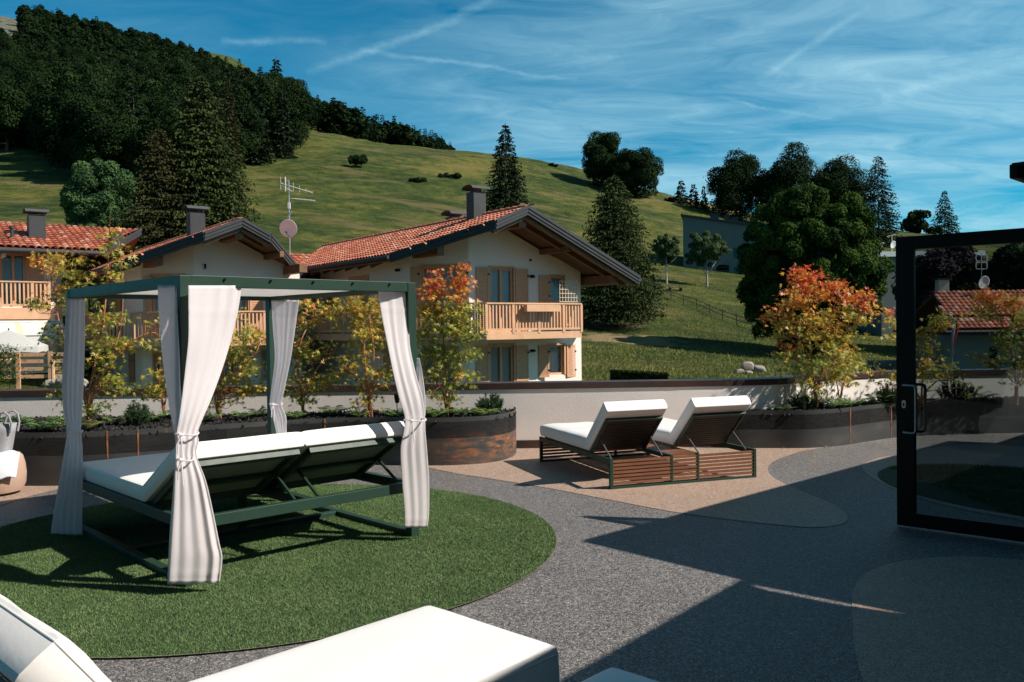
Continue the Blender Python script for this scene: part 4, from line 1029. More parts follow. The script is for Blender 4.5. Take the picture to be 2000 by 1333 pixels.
def crown_decid(H, Rx, Ry, zc, Rz, nb, nl, ls, flat_=.8, dome=1., up=.35, elong=1., rsc=1.):
    """leaf quads on clump surfaces"""
    cs = []; rs_ = []
    while len(cs) < nb:
        v = unit(rng.normal(0, 1, 3)); r = rng.uniform(.45, .86)
        if v[2] < -.5 and rng.uniform() < .4: continue
        c = np.array([v[0]*Rx*r, v[1]*Ry*r, zc+v[2]*Rz*r]); cs.append(c); rs_.append(rng.uniform(.20, .36)*(Rx+Rz)/2*rsc)
    cs.append(np.array([0, 0, zc])); rs_.append(min(Rx, Rz)*.6)
    cs = np.array(cs); rs_ = np.array(rs_); pw = rs_**2/np.sum(rs_**2); k = rng.choice(len(cs), nl, p=pw)
    v = unit(rng.normal(0, 1, (nl, 3))); v[:, 2] = np.where(v[:, 2] < -.75, -v[:, 2], v[:, 2])
    p = cs[k]+v*(rs_[k]*(rng.uniform(.70, 1.05, nl)+np.abs(rng.normal(0, .07, nl))))[:, None]*np.array([1, 1, .85])
    N = unit(v+rng.normal(0, .55, (nl, 3))+np.array([0, 0, .3])); D = unit(rng.normal(0, 1, (nl, 3))+np.array([0, 0, up])*2); D = unit(D-N*(D*N).sum(1, keepdims=True)); X = np.cross(D, N)
    s = ls*rng.uniform(.6, 1.35, nl)[:, None]
    a = D*s*.75*elong; b = X*s*.42; bend = N*s*.12
    V = np.stack([p-a, p+b*1.0-a*.2+bend, p+a, p-b-a*.1+bend], 1)
    g = np.repeat(rng.uniform(0, 1, len(cs))[k][:, None], 3, 1)*.55+rng.uniform(0, .45, (nl, 1)); return V, g


def crown_conifer(H, Rb, zb, nlev, nbr, ntuft, ts, droop=.35, power=.85, ragged=.25, hang=.5):
    Q = []; C = []
    for l in range(nlev):
        f = (l+rng.uniform(-.3, .3))/nlev; f = min(max(f, 0), 1); z = zb+(H-zb)*f; R0 = Rb*(1-f)**power*(1-.25*math.exp(-f*9))+.04*H*.12
        nb = max(4, int(nbr*(1-f*.6)))
        for b in range(nb):
            a = rng.uniform(0, 6.283); L = R0*rng.uniform(1-ragged, 1+ragged*.6); dv = np.array([math.cos(a), math.sin(a), 0]); nt = max(3, int(ntuft*(L/Rb)+2))
            u = rng.uniform(.18, 1, nt)[:, None]; pos = dv*L*u+np.array([0, 0, 1.])*(z+L*(-droop*u+.30*droop*u**3+.12*(1-u)))
            side = np.array([-dv[1], dv[0], 0]); pos = pos+side*rng.normal(0, .13, (nt, 1))*L*u
            d = unit(dv*rng.uniform(.2, 1., (nt, 1))+side*rng.normal(0, .5, (nt, 1))+np.array([0, 0, -hang])*rng.uniform(.2, 1.2, (nt, 1)))
            w = unit(np.cross(d, rng.normal(0, 1, (nt, 3))))*ts*.26; s = ts*rng.uniform(.6, 1.3, (nt, 1))
            Q.append(np.stack([pos-w*.6, pos+d*s*.5-w, pos+d*s, pos+d*s*.5+w], 1)); C.append(np.repeat(rng.uniform(0, 1)*.5+rng.uniform(0, .5, (nt, 1)), 3, 1))
    # leader
    p = np.array([[0, 0, H-.25]]); Q.append(np.array([[[0, 0, H-.5], [.06, 0, H-.2], [0, 0, H+.25], [-.06, 0, H-.2]]])); C.append(np.full((1, 3), .5))
    return np.concatenate(Q), np.concatenate(C)


def make_tree(name, label, loc, kind, H, leafm, group=None, barkm=None, cat='tree', **k):
    t = thing(name, label, cat, loc, k.pop('rz', 0.), group); m = MB()
    if kind == 'c':
        trunk(m, H, k.pop('tr', H*.012), top=.93); V, C = crown_conifer(H, **k)
    else:
        trunk(m, H, k.pop('tr', H*.022), top=.72, limbs=9, spread=k['Rx']*.8); V, C = crown_decid(H, **k)
    m.build('trunk', barkm or M_bark, t, True); link('crown', kmesh('crown', V, C), leafm, t); return t


def dup(root, loc, rz, sc, label=None, group=None):
    r = root.copy(); COL.objects.link(r); r.location = loc; r.rotation_euler = (0, 0, rz); r.scale = sc
    if label: r['label'] = label
    if group: r['group'] = group
    for ch in list(root.children):
        c = ch.copy(); COL.objects.link(c); c.parent = r
    return r


def at(px, d, sink=.2):
    p = ontop(px, d); return (p[0], p[1], p[2]-sink)


# forest trees on the mountain flank: prototypes first, then copies
FG = 'beeches and spruces of the dark forest on the mountain flank'
protos = []
spots = []
tries = 0
def inforest(px, d):
    lo = np.interp(px, [-200, 0, 130, 145, 230, 330, 420, 470, 560, 575, 610], [196, 192, 186, 160, 150, 150, 160, 176, 186, 230, 999])
    return d > lo
rf = np.random.default_rng(21)
while len(spots) < 235 and tries < 60000:
    tries += 1; px = rf.uniform(-70, 640); d = math.exp(rf.uniform(math.log(148), math.log(360)))
    if not inforest(px, d): continue
    if px > 575 and d < 262: continue
    x = (px-1000)/FPX*d
    if all((x-a)**2+(d-b)**2 > (6.6+(d-150)*.016)**2 for a, b, _ in spots): spots.append((x, d, px))
spots.sort(key=lambda s: s[1])
ci = [0, 0, 0, 0]
for i, (x, d, px) in enumerate(spots):
    con = rf.uniform() < (.10 if px < 480 else .25); kind = 3 if con else int(rf.integers(0, 3))
    lab = 'dark conifer among the beeches of the mountain forest' if con else 'dark round beech in the mountain forest'
    grp = 'conifers scattered in the mountain forest' if con else 'beeches of the mountain forest'
    loc = (x, d, float(terr(x, d))-.4); rz = rf.uniform(0, 6.28)
    if len(protos) < 4:
        # build all four prototypes at the first four spots
        kind = len(protos); con = kind == 3
        lab = 'dark conifer among the beeches of the mountain forest' if con else 'dark round beech in the mountain forest'
        grp = 'conifers scattered in the mountain forest' if con else 'beeches of the mountain forest'
        if con: t_ = make_tree('forest_conifer', lab, loc, 'c', 19, L_spruce, grp, Rb=3.6, zb=1.2, nlev=34, nbr=13, ntuft=12, ts=.85)
        else: t_ = make_tree('forest_beech', lab, loc, 'd', 16, L_beech, grp, Rx=6.6, Ry=6.6, zc=7.6+kind*.3, Rz=7.6, nb=60, nl=38000, ls=.30)
        protos.append(t_); continue
    s = rf.uniform(.8, 1.2); edge = 1.
    dup(protos[kind], loc, rz, (s*rf.uniform(.9, 1.1), s*rf.uniform(.9, 1.1), s*rf.uniform(.9, 1.12)), lab, grp)

# the far wood above and along the right shoulder of the mountain, one mass
def lowtree(con, n, ls):
    if con:
        V, C = crown_conifer(15, 2.8, .5, 16, 8, 7, 1.2)
    else:
        V, C = crown_decid(13, 5.2, 5.2, 6.5, 6.2, 22, n, ls)
    return V, C
lows = [lowtree(False, 1300, 1.0), lowtree(False, 1300, 1.0), lowtree(True, 0, 0), lowtree(True, 0, 0)]
VV = []; CC = []
for k in range(1500):
    px = rf.uniform(-150, 905); d = math.exp(rf.uniform(math.log(300), math.log(700)))
    lim = np.interp(px, [-150, 600, 650, 905], [340, 340, 300, 290])
    if d < lim: continue
    if px > 470 and px < 640 and d < 380 and rf.uniform() < .3: continue
    if px < 62 and d > 430 and rf.uniform() < .96: continue
    x = (px-1000)/FPX*d; c_ = rf.uniform() < np.interp(px, [0, 400, 600, 905], [.12, .3, .5, .45]); V, C = lows[(2 if c_ else 0)+int(rf.integers(0, 2))]
    a = rf.uniform(0, 6.28); s = rf.uniform(.65, 1.15)*np.interp(px, [0, 700, 860, 905], [1.05, .9, .6, .3]); Rm = np.array([[math.cos(a), math.sin(a), 0], [-math.sin(a), math.cos(a), 0], [0, 0, 1]])
    VV.append((V@Rm)*s+np.array([x, d, float(terr(x, d))-.6])); CC.append(C*rf.uniform(.5, 1.))
o = link('far_forest', kmesh('far_forest', np.concatenate(VV), np.concatenate(CC)), L_beech); tag(o, 'distant wood covering the upper mountain and its right shoulder', 'forest', None, 'stuff')

# single trees, left
make_tree('conifer_tree', 'tall olive conifer behind the middle house chimney', at(402, 62), 'c', 16.6, L_cedar, Rb=4.7, zb=.5, nlev=110, nbr=28, ntuft=32, ts=.30, droop=.12, power=.66, ragged=.35, hang=.9)
make_tree('conifer_tree', 'brownish bushy conifer left of the tall olive one', at(318, 60), 'c', 12.4, L_cones, Rb=4.1, zb=.3, nlev=80, nbr=24, ntuft=26, ts=.24, droop=.1, power=.7, ragged=.35, hang=.7)
make_tree('conifer_tree', 'slim brown dark spruce right behind the tall olive conifer', at(452, 84), 'c', 18.6, L_cones, Rb=2.1, zb=.5, nlev=80, nbr=18, ntuft=20, ts=.30, droop=.35, power=.6, ragged=.3)
make_tree('leafy_tree', 'fresh green spreading tree below the dark forest on the left', at(205, 76), 'd', 10.6, L_fresh, Rx=4.1, Ry=3.6, zc=4.8, Rz=5.6, nb=120, nl=80000, ls=.14, up=.4, rsc=.5)
# centre and right
make_tree('conifer_tree', 'narrow dark spruce behind the chalet roof ridge', at(992, 128), 'c', 18.6, L_spruce, Rb=5.1, zb=.6, nlev=70, nbr=22, ntuft=24, ts=.42, droop=.30, power=.8, ragged=.22)
make_tree('conifer_tree', 'large olive green conifer right of the chalet roof', at(1203, 70), 'c', 12.6, L_spruceo, Rb=4.0, zb=1.0, nlev=120, nbr=30, ntuft=32, ts=.22, droop=.18, power=.58, ragged=.4, hang=1.1)
make_tree('hornbeam_tree', 'huge rounded bright green hornbeam behind the orange maple', at(1588, 61), 'd', 13.2, L_horn, Rx=5.6, Ry=5.0, zc=6.0, Rz=7.2, nb=420, nl=210000, ls=.14, up=.6, elong=1.2, rsc=.34)
make_tree('birch_tree', 'birch with leaning pale trunk left of the grey house', at(1382, 108), 'd', 7.6, L_birch, barkm=M_birch, Rx=3.2, Ry=2.6, zc=4.7, Rz=2.9, nb=70, nl=30000, ls=.14, tr=.14, up=-.8, rsc=.42)
make_tree('birch_tree', 'birch with straight trunk between the big conifer and the leaning birch', at(1303, 106), 'd', 6.8, L_birch, barkm=M_birch, Rx=1.9, Ry=1.9, zc=4.4, Rz=2.3, nb=60, nl=24000, ls=.14, rsc=.45, tr=.13)
ridge = [('left one of the two big round trees on the skyline', 1180, 215, 15.2, 5.6), ('right one of the two big round trees on the skyline', 1247, 210, 12.9, 6.0),
         ('round dark tree on the skyline right of the small spruces', 1440, 205, 17.0, 7.6), ('broad dark skyline tree behind the hornbeam', 1552, 200, 20.6, 7.8), ('dark skyline tree right behind the hornbeam, next to the tall spruce', 1632, 198, 20.3, 7.2)]
for k, (lb, px, d, h_, w_) in enumerate(ridge):
    make_tree('skyline_tree', lb, at(px, d, .8), 'd', h_, L_beech, Rx=w_*.98, Ry=w_*.9, zc=h_*.46, Rz=h_*.54, nb=60, nl=42000, ls=.29)
make_tree('spruce_tree', 'tall dark spruce on the skyline right of the hornbeam', at(1717, 185), 'c', 19.6, L_spruce, Rb=5.0, zb=.8, nlev=60, nbr=20, ntuft=22, ts=.42, power=.55, ragged=.3)
make_tree('spruce_tree', 'lone regular spruce above the door frame', at(1846, 230), 'c', 12.4, L_spruce, Rb=4.6, zb=.5, nlev=38, nbr=14, ntuft=12, ts=.55, power=.85, ragged=.15)
sp0 = make_tree('spruce_tree', 'leftmost of the three little spruces on the skyline', at(1333, 212), 'c', 6.2, L_spruce, Rb=2.3, zb=.2, nlev=22, nbr=11, ntuft=9, ts=.6)
dup(sp0, at(1357, 208), 1., (.9, .9, .98), 'middle one of the three little spruces on the skyline'); dup(sp0, at(1377, 206), 2.3, (.6, .6, .98), 'rightmost and thinnest of the three little spruces on the skyline')
make_tree('leafy_tree', 'small round tree between the tall and the lone spruce', at(1790, 230), 'd', 7.6, L_beech, Rx=3.8, Ry=3.5, zc=3.1, Rz=4.0, nb=26, nl=6000, ls=.42)
make_tree('conifer_tree', 'dark conifer at the right edge above the door', at(2000, 80), 'c', 10.2, L_spruce, Rb=4.6, zb=.5, nlev=40, nbr=14, ntuft=14, ts=.5, power=.5)
make_tree('copper_beech_tree', 'dark purple leafed tree seen through the glass door', at(1855, 66), 'd', 9.0, L_copper, Rx=4.2, Ry=3.6, zc=4.5, Rz=4.6, nb=50, nl=44000, ls=.24)
make_tree('leafy_tree', 'dark green tree behind the tiled house at the right edge', at(1980, 62), 'd', 8.6, L_beech, Rx=4., Ry=3.6, zc=4.2, Rz=4.4, nb=46, nl=36000, ls=.24)
make_tree('leafy_tree', 'dark bush below the tall skyline spruce', at(1735, 120), 'd', 5.0, L_beech, Rx=3.2, Ry=2.6, zc=2.4, Rz=2.6, nb=22, nl=7000, ls=.34)


def bush(label, px, d, w, h_, leafm=L_beech, n_=3000):
    make_tree('bush', label, at(px, d, .1), 'd', h_, leafm, cat='bush', Rx=w, Ry=w*.7, zc=h_*.45, Rz=h_*.55, nb=14, nl=n_, ls=.28, tr=.05)


bush('dark round bush alone on the meadow above the chalet', 706, 188, 2.8, 3.0)
bush('low flat dark bush on the meadow left of the spruce', 826, 180, 2.6, .9); bush('flat bush patch high on the meadow, upper one', 884, 190, 3.2, .8)
bush('tiny shrub on the skyline ridge of the meadow', 1083, 232, 1.6, .9); bush('thin scrub at the foot of the skyline spruces', 1312, 214, 2.4, 1.0)
bush('low shrub at the foot of the lone spruce', 1820, 226, 3.6, 2.4)

# clipped hedge, rocks, rail fence, dry wall
h0, h1 = ontop(1193, 41), ontop(1302, 40)
n_ = 9000; u = rng.uniform(0, 1, n_); c = h0[None]+(h1-h0)[None]*u[:, None]; f_ = rng.integers(0, 3, n_)
dx = rng.uniform(-.3, .3, n_); dzv = rng.uniform(0, .62, n_); c = c+np.c_[np.zeros(n_), np.where(f_ == 0, -.3, dx), np.where(f_ == 1, .62, dzv)]+rng.normal(0, .025, (n_, 3))
V, C = None, None
N = unit(rng.normal(0, 1, (n_, 3))); X = unit(np.cross(N, rng.normal(0, 1, (n_, 3))))*.05; Yv = np.cross(N, X)
ht = thing('hedge', 'low clipped dark hedge just beyond the terrace wall', 'hedge', tuple(h0)); V = np.stack([c-X, c-Yv, c+X, c+Yv], 1)-h0
link('hedge_foliage', kmesh('hedge_foliage', V, np.repeat(rng.uniform(0, 1, (n_, 1)), 3, 1)), L_beech, ht)
m = MB(); e_ = h1-h0; m.bar((0, 0, .25), (e_[0], e_[1], e_[2]+.25), .5, .62); m.build('hedge_branches', M_dark, ht)


def rock(label, px, d, s, seed):
    import bmesh
    bm = bmesh.new(); bmesh.ops.create_icosphere(bm, subdivisions=3, radius=1); rs = np.random.default_rng(seed)
    pl = [(unit(rs.normal(0, 1, 3)), rs.uniform(.55, .85)) for _ in range(9)]
    for v in bm.verts:
        c = np.array(v.co)
        for nn, dd in pl:
            k = c@nn
            if k > dd: c = c-nn*(k-dd)*.9
        v.co = c*np.array(s)
    me = bpy.data.meshes.new('rock'); bm.to_mesh(me); bm.free(); o = link('rock', me, M_stone); p = ontop(px, d); o.location = (p[0], p[1], p[2]+s[2]*.4); o.rotation_euler = (0, 0, seed)
    tag(o, label, 'rock')


rock('largest pale rock of the pile in the meadow', 1458, atpy(1458, 724), (.50, .42, .42), 1); rock('rounded grey rock right of the largest one in the meadow', 1482, atpy(1482, 727), (.50, .36, .32), 2)
rock('small dark rock at the left foot of the pile in the meadow', 1442, atpy(1442, 729), (.32, .26, .18), 3); rock('small rock in front of the largest rock', 1462, atpy(1462, 731), (.28, .22, .15), 4)
rock('lone white stone high on the meadow left of the spruce', 905, 150, (.5, .4, .45), 5)

rf_ = thing('rail_fence', 'dark wooden rail fence running down the slope behind the big conifer', 'fence', tuple(ontop(1290, 100)))
o0 = ontop(1290, 100); fp = [ontop(px, d) for px, d in ((1290, 100), (1312, 96), (1336, 92), (1362, 88.5), (1387, 85), (1412, 82), (1440, 79), (1470, 76.5))]
for p in fp:
    m = MB(); q = p-o0; m.tube([(q[0], q[1], q[2]-.2), (q[0], q[1], q[2]+1.0)], .06, 6); m.build('post', M_wooddark, rf_)
for a, b in zip(fp[:-1], fp[1:]):
    m = MB(); a = a-o0; b = b-o0
    for z in (.45, .85): m.tube([(a[0], a[1]-.08, a[2]+z), (b[0], b[1]-.08, b[2]+z)], .032, 5)
    m.build('rail', M_wooddark, rf_)
dw0, dw1 = ontop(1690, atpy(1690, 724)), ontop(1760, atpy(1760, 718))
m = MB()
for k in range(60):
    u = k/60; p = dw0+(dw1-dw0)*u-dw0
    for r_ in range(3): m.box((p[0]+rng.uniform(-.03, .03), -.2, p[2]+r_*.2), (p[0]+.045+rng.uniform(0, .04), .2+rng.uniform(0, .1), p[2]+r_*.2+.19))
o = m.build('dry_stone_wall', M_stone, None); o.location = tuple(dw0); tag(o, 'low dry stone wall in the meadow right of the orange maple', 'wall')
bt = thing('picnic_bench', 'grey wooden bench on the slope between the birches', 'bench', tuple(ontop(1322, 101)), .3)
m = MB(); m.box((-.9, -.2, .42), (.9, .2, .48)); m.build('seat', M_wooddark, bt); m = MB(); m.box((-.9, .3, .7), (.9, .6, .75)); m.build('table_top', M_wooddark, bt)
for x in (-.7, .7): m = MB(); m.box((x-.04, -.15, 0), (x+.04, .55, .42)); m.box((x-.035, .4, .42), (x+.035, .5, .7)); m.build('leg', M_wooddark, bt)


# ================================================================== HOUSES
def tiles(name, parent, O, a, s, inside, amax, smax, tw=.215, th=.34, seed=0):
    """O ridge point, a unit along the ridge, s unit down the slope; inside(ua,us)"""
    rs = np.random.default_rng(seed); O = np.array(O); a = np.array(a, float); s = np.array(s, float); n_ = np.cross(a, s)
    if n_[2] < 0: n_ = -n_
    Q = []; C = []; seg = 5; th_ = np.linspace(0, math.pi, seg+1)
    for j in range(int(smax/th)):
        for i in range(int(amax/tw)):
            ua, us = (i+.5)*tw, (j+.5)*th
            if not inside(ua, us): continue
            r0, r1 = tw*.46, tw*.52; j_ = rs.normal(0, .006, 3)
            t0 = O+a*(ua+j_[0])+s*(us-th*.5)+n_*.012; t1 = O+a*(ua+j_[1])+s*(us+th*.56)+n_*(.040+j_[2]*.4)
            base = np.array([(.46, .14, .075), (.52, .19, .11), (.38, .105, .06), (.58, .30, .22), (.30, .10, .07)][rs.choice(5, p=[.38, .25, .2, .12, .05])])*rs.uniform(.95, 1.35)
            for k in range(seg):
                c0, s0 = math.cos(th_[k]), math.sin(th_[k]); c1, s1 = math.cos(th_[k+1]), math.sin(th_[k+1])
                Q.append([t0+a*r0*c0+n_*r0*.75*s0, t1+a*r1*c0+n_*r1*.75*s0, t1+a*r1*c1+n_*r1*.75*s1, t0+a*r0*c1+n_*r0*.75*s1]); C.append(base)
            # dark butt end
            for k in range(seg):
                c0, s0 = math.cos(th_[k]), math.sin(th_[k]); c1, s1 = math.cos(th_[k+1]), math.sin(th_[k+1])
                Q.append([t1+a*r1*c0+n_*r1*.75*s0, t1+a*r1*c1+n_*r1*.75*s1, t1+a*r1*.75*c1+n_*r1*.5*s1-s*.01, t1+a*r1*.75*c0+n_*r1*.5*s0-s*.01]); C.append(base*.8)
    return link(name, kmesh(name, np.array(Q), np.array(C)), M_tile, parent)


def wall_panel(mb, p0, p1, z0, z1, holes, th=.26):
    """vertical wall from p0 to p1 (outer face), th thick inwards (left of direction). holes (u0,u1,za,zb)"""
    p0 = np.array(p0, float); p1 = np.array(p1, float); L = np.linalg.norm(p1-p0); t = (p1-p0)/L; nrm = np.array([-t[1], t[0]])
    us = sorted({0., L, *[h[0] for h in holes], *[h[1] for h in holes]}); zs = sorted({z0, z1, *[h[2] for h in holes], *[h[3] for h in holes]})
    for a, b in zip(us[:-1], us[1:]):
        for c, d in zip(zs[:-1], zs[1:]):
            mu, mz = (a+b)/2, (c+d)/2
            if any(h[0] < mu < h[1] and h[2] < mz < h[3] for h in holes): continue
            q = [p0+t*a, p0+t*b, p0+t*b+nrm*th, p0+t*a+nrm*th]; mb.prism([tuple(x) for x in q], c, d)
    return t, nrm


def window(parent, p0, t, nrm, h, name='window', mull=1, net=True, bars=0):
    u0, u1, z0, z1 = h; B = lambda u, off, z: tuple(np.r_[np.array(p0)+np.array(t)*u+np.array(nrm)*off, z])
    w = .07; m = MB(); off = .06; o2 = .13
    def bx(a, b, c, d, oo=off, o3=o2): m.prism([B(a, oo, 0)[:2], B(b, oo, 0)[:2], B(b, o3, 0)[:2], B(a, o3, 0)[:2]], c, d)
    # casing standing a little proud of the wall
    bx(u0-.07, u0, z0-.002, z1+.07, -.025, .10); bx(u1, u1+.07, z0-.002, z1+.07, -.025, .10); bx(u0, u1, z1, z1+.07, -.024, .10)
    bx(u0, u0+w, z0, z1); bx(u1-w, u1, z0, z1); bx(u0+w, u1-w, z1-w, z1); bx(u0+w, u1-w, z0, z0+w*1.2)
    for k in range(mull):
        uu = u0+(u1-u0)*(k+1)/(mull+1); bx(uu-.045, uu+.045, z0+w*1.2, z1-w)
    f = m.build(name, M_wood, parent)
    m = MB(); m.add([B(u0+w, .10, z0+w), B(u1-w, .10, z0+w), B(u1-w, .10, z1-w), B(u0+w, .10, z1-w)], [(0, 1, 2, 3)]); m.build('pane', M_pane, f)
    if net:
        m = MB(); K = 24; v = []
        for k in range(K+1):
            uu = u0+w+(u1-u0-2*w)*k/K; oo = .17+.012*math.sin(k*1.9); v += [B(uu, oo, z0+.05), B(uu, oo, z1-.05)]
        m.add(v, [(2*k, 2*k+2, 2*k+3, 2*k+1) for k in range(K)]); m.build('net_curtain', M_netting, f, True)
    return f


def shutter(parent, p0, t, nrm, u0, u1, z0, z1, ang_=0.):
    """louvred panel lying on the wall (or swung out by ang_)"""
    t = np.array(t); nrm = np.array(nrm); p = np.array(p0)+t*u0; c, s = math.cos(ang_), math.sin(ang_); td = t*c-nrm*s; nd = nrm*c+t*s; L = u1-u0
    B = lambda u, off: tuple(p+td*u+nd*off)
    m = MB(); g = lambda a, b, o1, o2, za, zb: m.prism([B(a, o1), B(b, o1), B(b, o2), B(a, o2)], za, zb)
    w = .06; o1, o2 = -.055, -.02
    g(0, w, o1, o2, z0, z1); g(L-w, L, o1, o2, z0, z1); g(w, L-w, o1, o2, z0, z0+.08); g(w, L-w, o1, o2, z1-.08, z1)
    zz = z0+.08; 
    while zz < z1-.09: g(w, L-w, o1+.008, o2-.004, zz+.008, min(zz+.062, z1-.08)); zz += .07
    g(w, L-w, -.03, -.022, z0+.08, z1-.08); sh = m.build('shutter', M_wood, parent)
    m = MB()
    for zc in (z0+.25, z1-.25): m.prism([B(L-.05, o1-.006), B(L+.03, o1-.006), B(L+.03, o1), B(L-.05, o1)], zc-.03, zc+.03)
    m.build('hinge', M_black, sh); return sh


def wall_lamp(parent, p):
    m = MB(); m.lathe([(0, -.05), (.09, -.05), (.10, -.02), (.09, .04), (0, .05)], 12, p); m.build('wall_lamp', M_black, parent, True)


def railing(parent, path, z_floor, zr, z_lo, fascia_h=.24, name='balcony', depthpoly=None):
    b = MB(); f = MB()
    for (x0, y0), (x1, y1) in zip(path[:-1], path[1:]):
        a = np.array([x0, y0]); c = np.array([x1, y1]); L = np.linalg.norm(c-a); t = (c-a)/L
        b.bar((x0, y0, zr-.025), (x1, y1, zr-.025), .11, .05); b.bar((x0, y0, z_lo+.05), (x1, y1, z_lo+.05), .05, .07)
        f.bar((x0, y0, z_floor-fascia_h/2), (x1, y1, z_floor-fascia_h/2), .05, fascia_h)
        n_ = int(L/.135)
        for k in range(n_+1):
            p = a+t*L*k/max(n_, 1); w = .055 if k % 8 else .10
            z_b = z_lo+.085 if k % 8 else z_floor-.05
            b.box((p[0]-w/2, p[1]-w/2*.8, z_b), (p[0]+w/2, p[1]+w/2*.8, zr-.05))
    o = b.build('railing', M_woodrail, parent); f.build('fascia_board', M_woodrail, o)
    if depthpoly: m = MB(); m.prism(depthpoly, z_floor-.22, z_floor-.02); m.build('balcony_floor', M_woodrail, o)
    return o


def chimney(parent, x, y, z0, z1, w=.5, d=.42, curved=True):
    m = MB(); m.box((x-w/2, y-d/2, z0), (x+w/2, y+d/2, z1)); m.box((x-w/2-.06, y-d/2-.06, z0), (x+w/2+.06, y+d/2+.06, z0+.10)); c = m.build('chimney', M_metal, parent, bevel=.01)
    m = MB(); pr = []
    for k in range(9):
        a = math.pi*k/8; pr.append((-(d/2+.12)*math.cos(a), .14*math.sin(a)))
    v = []
    for xx in (x-w/2-.12, x+w/2+.12):
        for (yy, zz) in pr: v.append((xx, y+yy, z1+.10+zz))
        for (yy, zz) in pr[::-1]: v.append((xx, y+yy*.92, z1+.08+zz))
    n_ = 18; m.add(v, [tuple(range(n_))[::-1], tuple(range(n_, 2*n_))]+[(i, (i+1) % n_, n_+(i+1) % n_, n_+i) for i in range(n_)])
    for sx in (-1, 1): m.box((x+sx*w*.38-.02, y-.03, z1), (x+sx*w*.38+.02, y+.03, z1+.12))
    m.build('chimney_cap', mat('dull chimney cap', (.085, .088, .095), .85, .15, 3, spec=.08), c)
    return c


def vslot(k): return (k[0], k[1])


HZ = -1.9


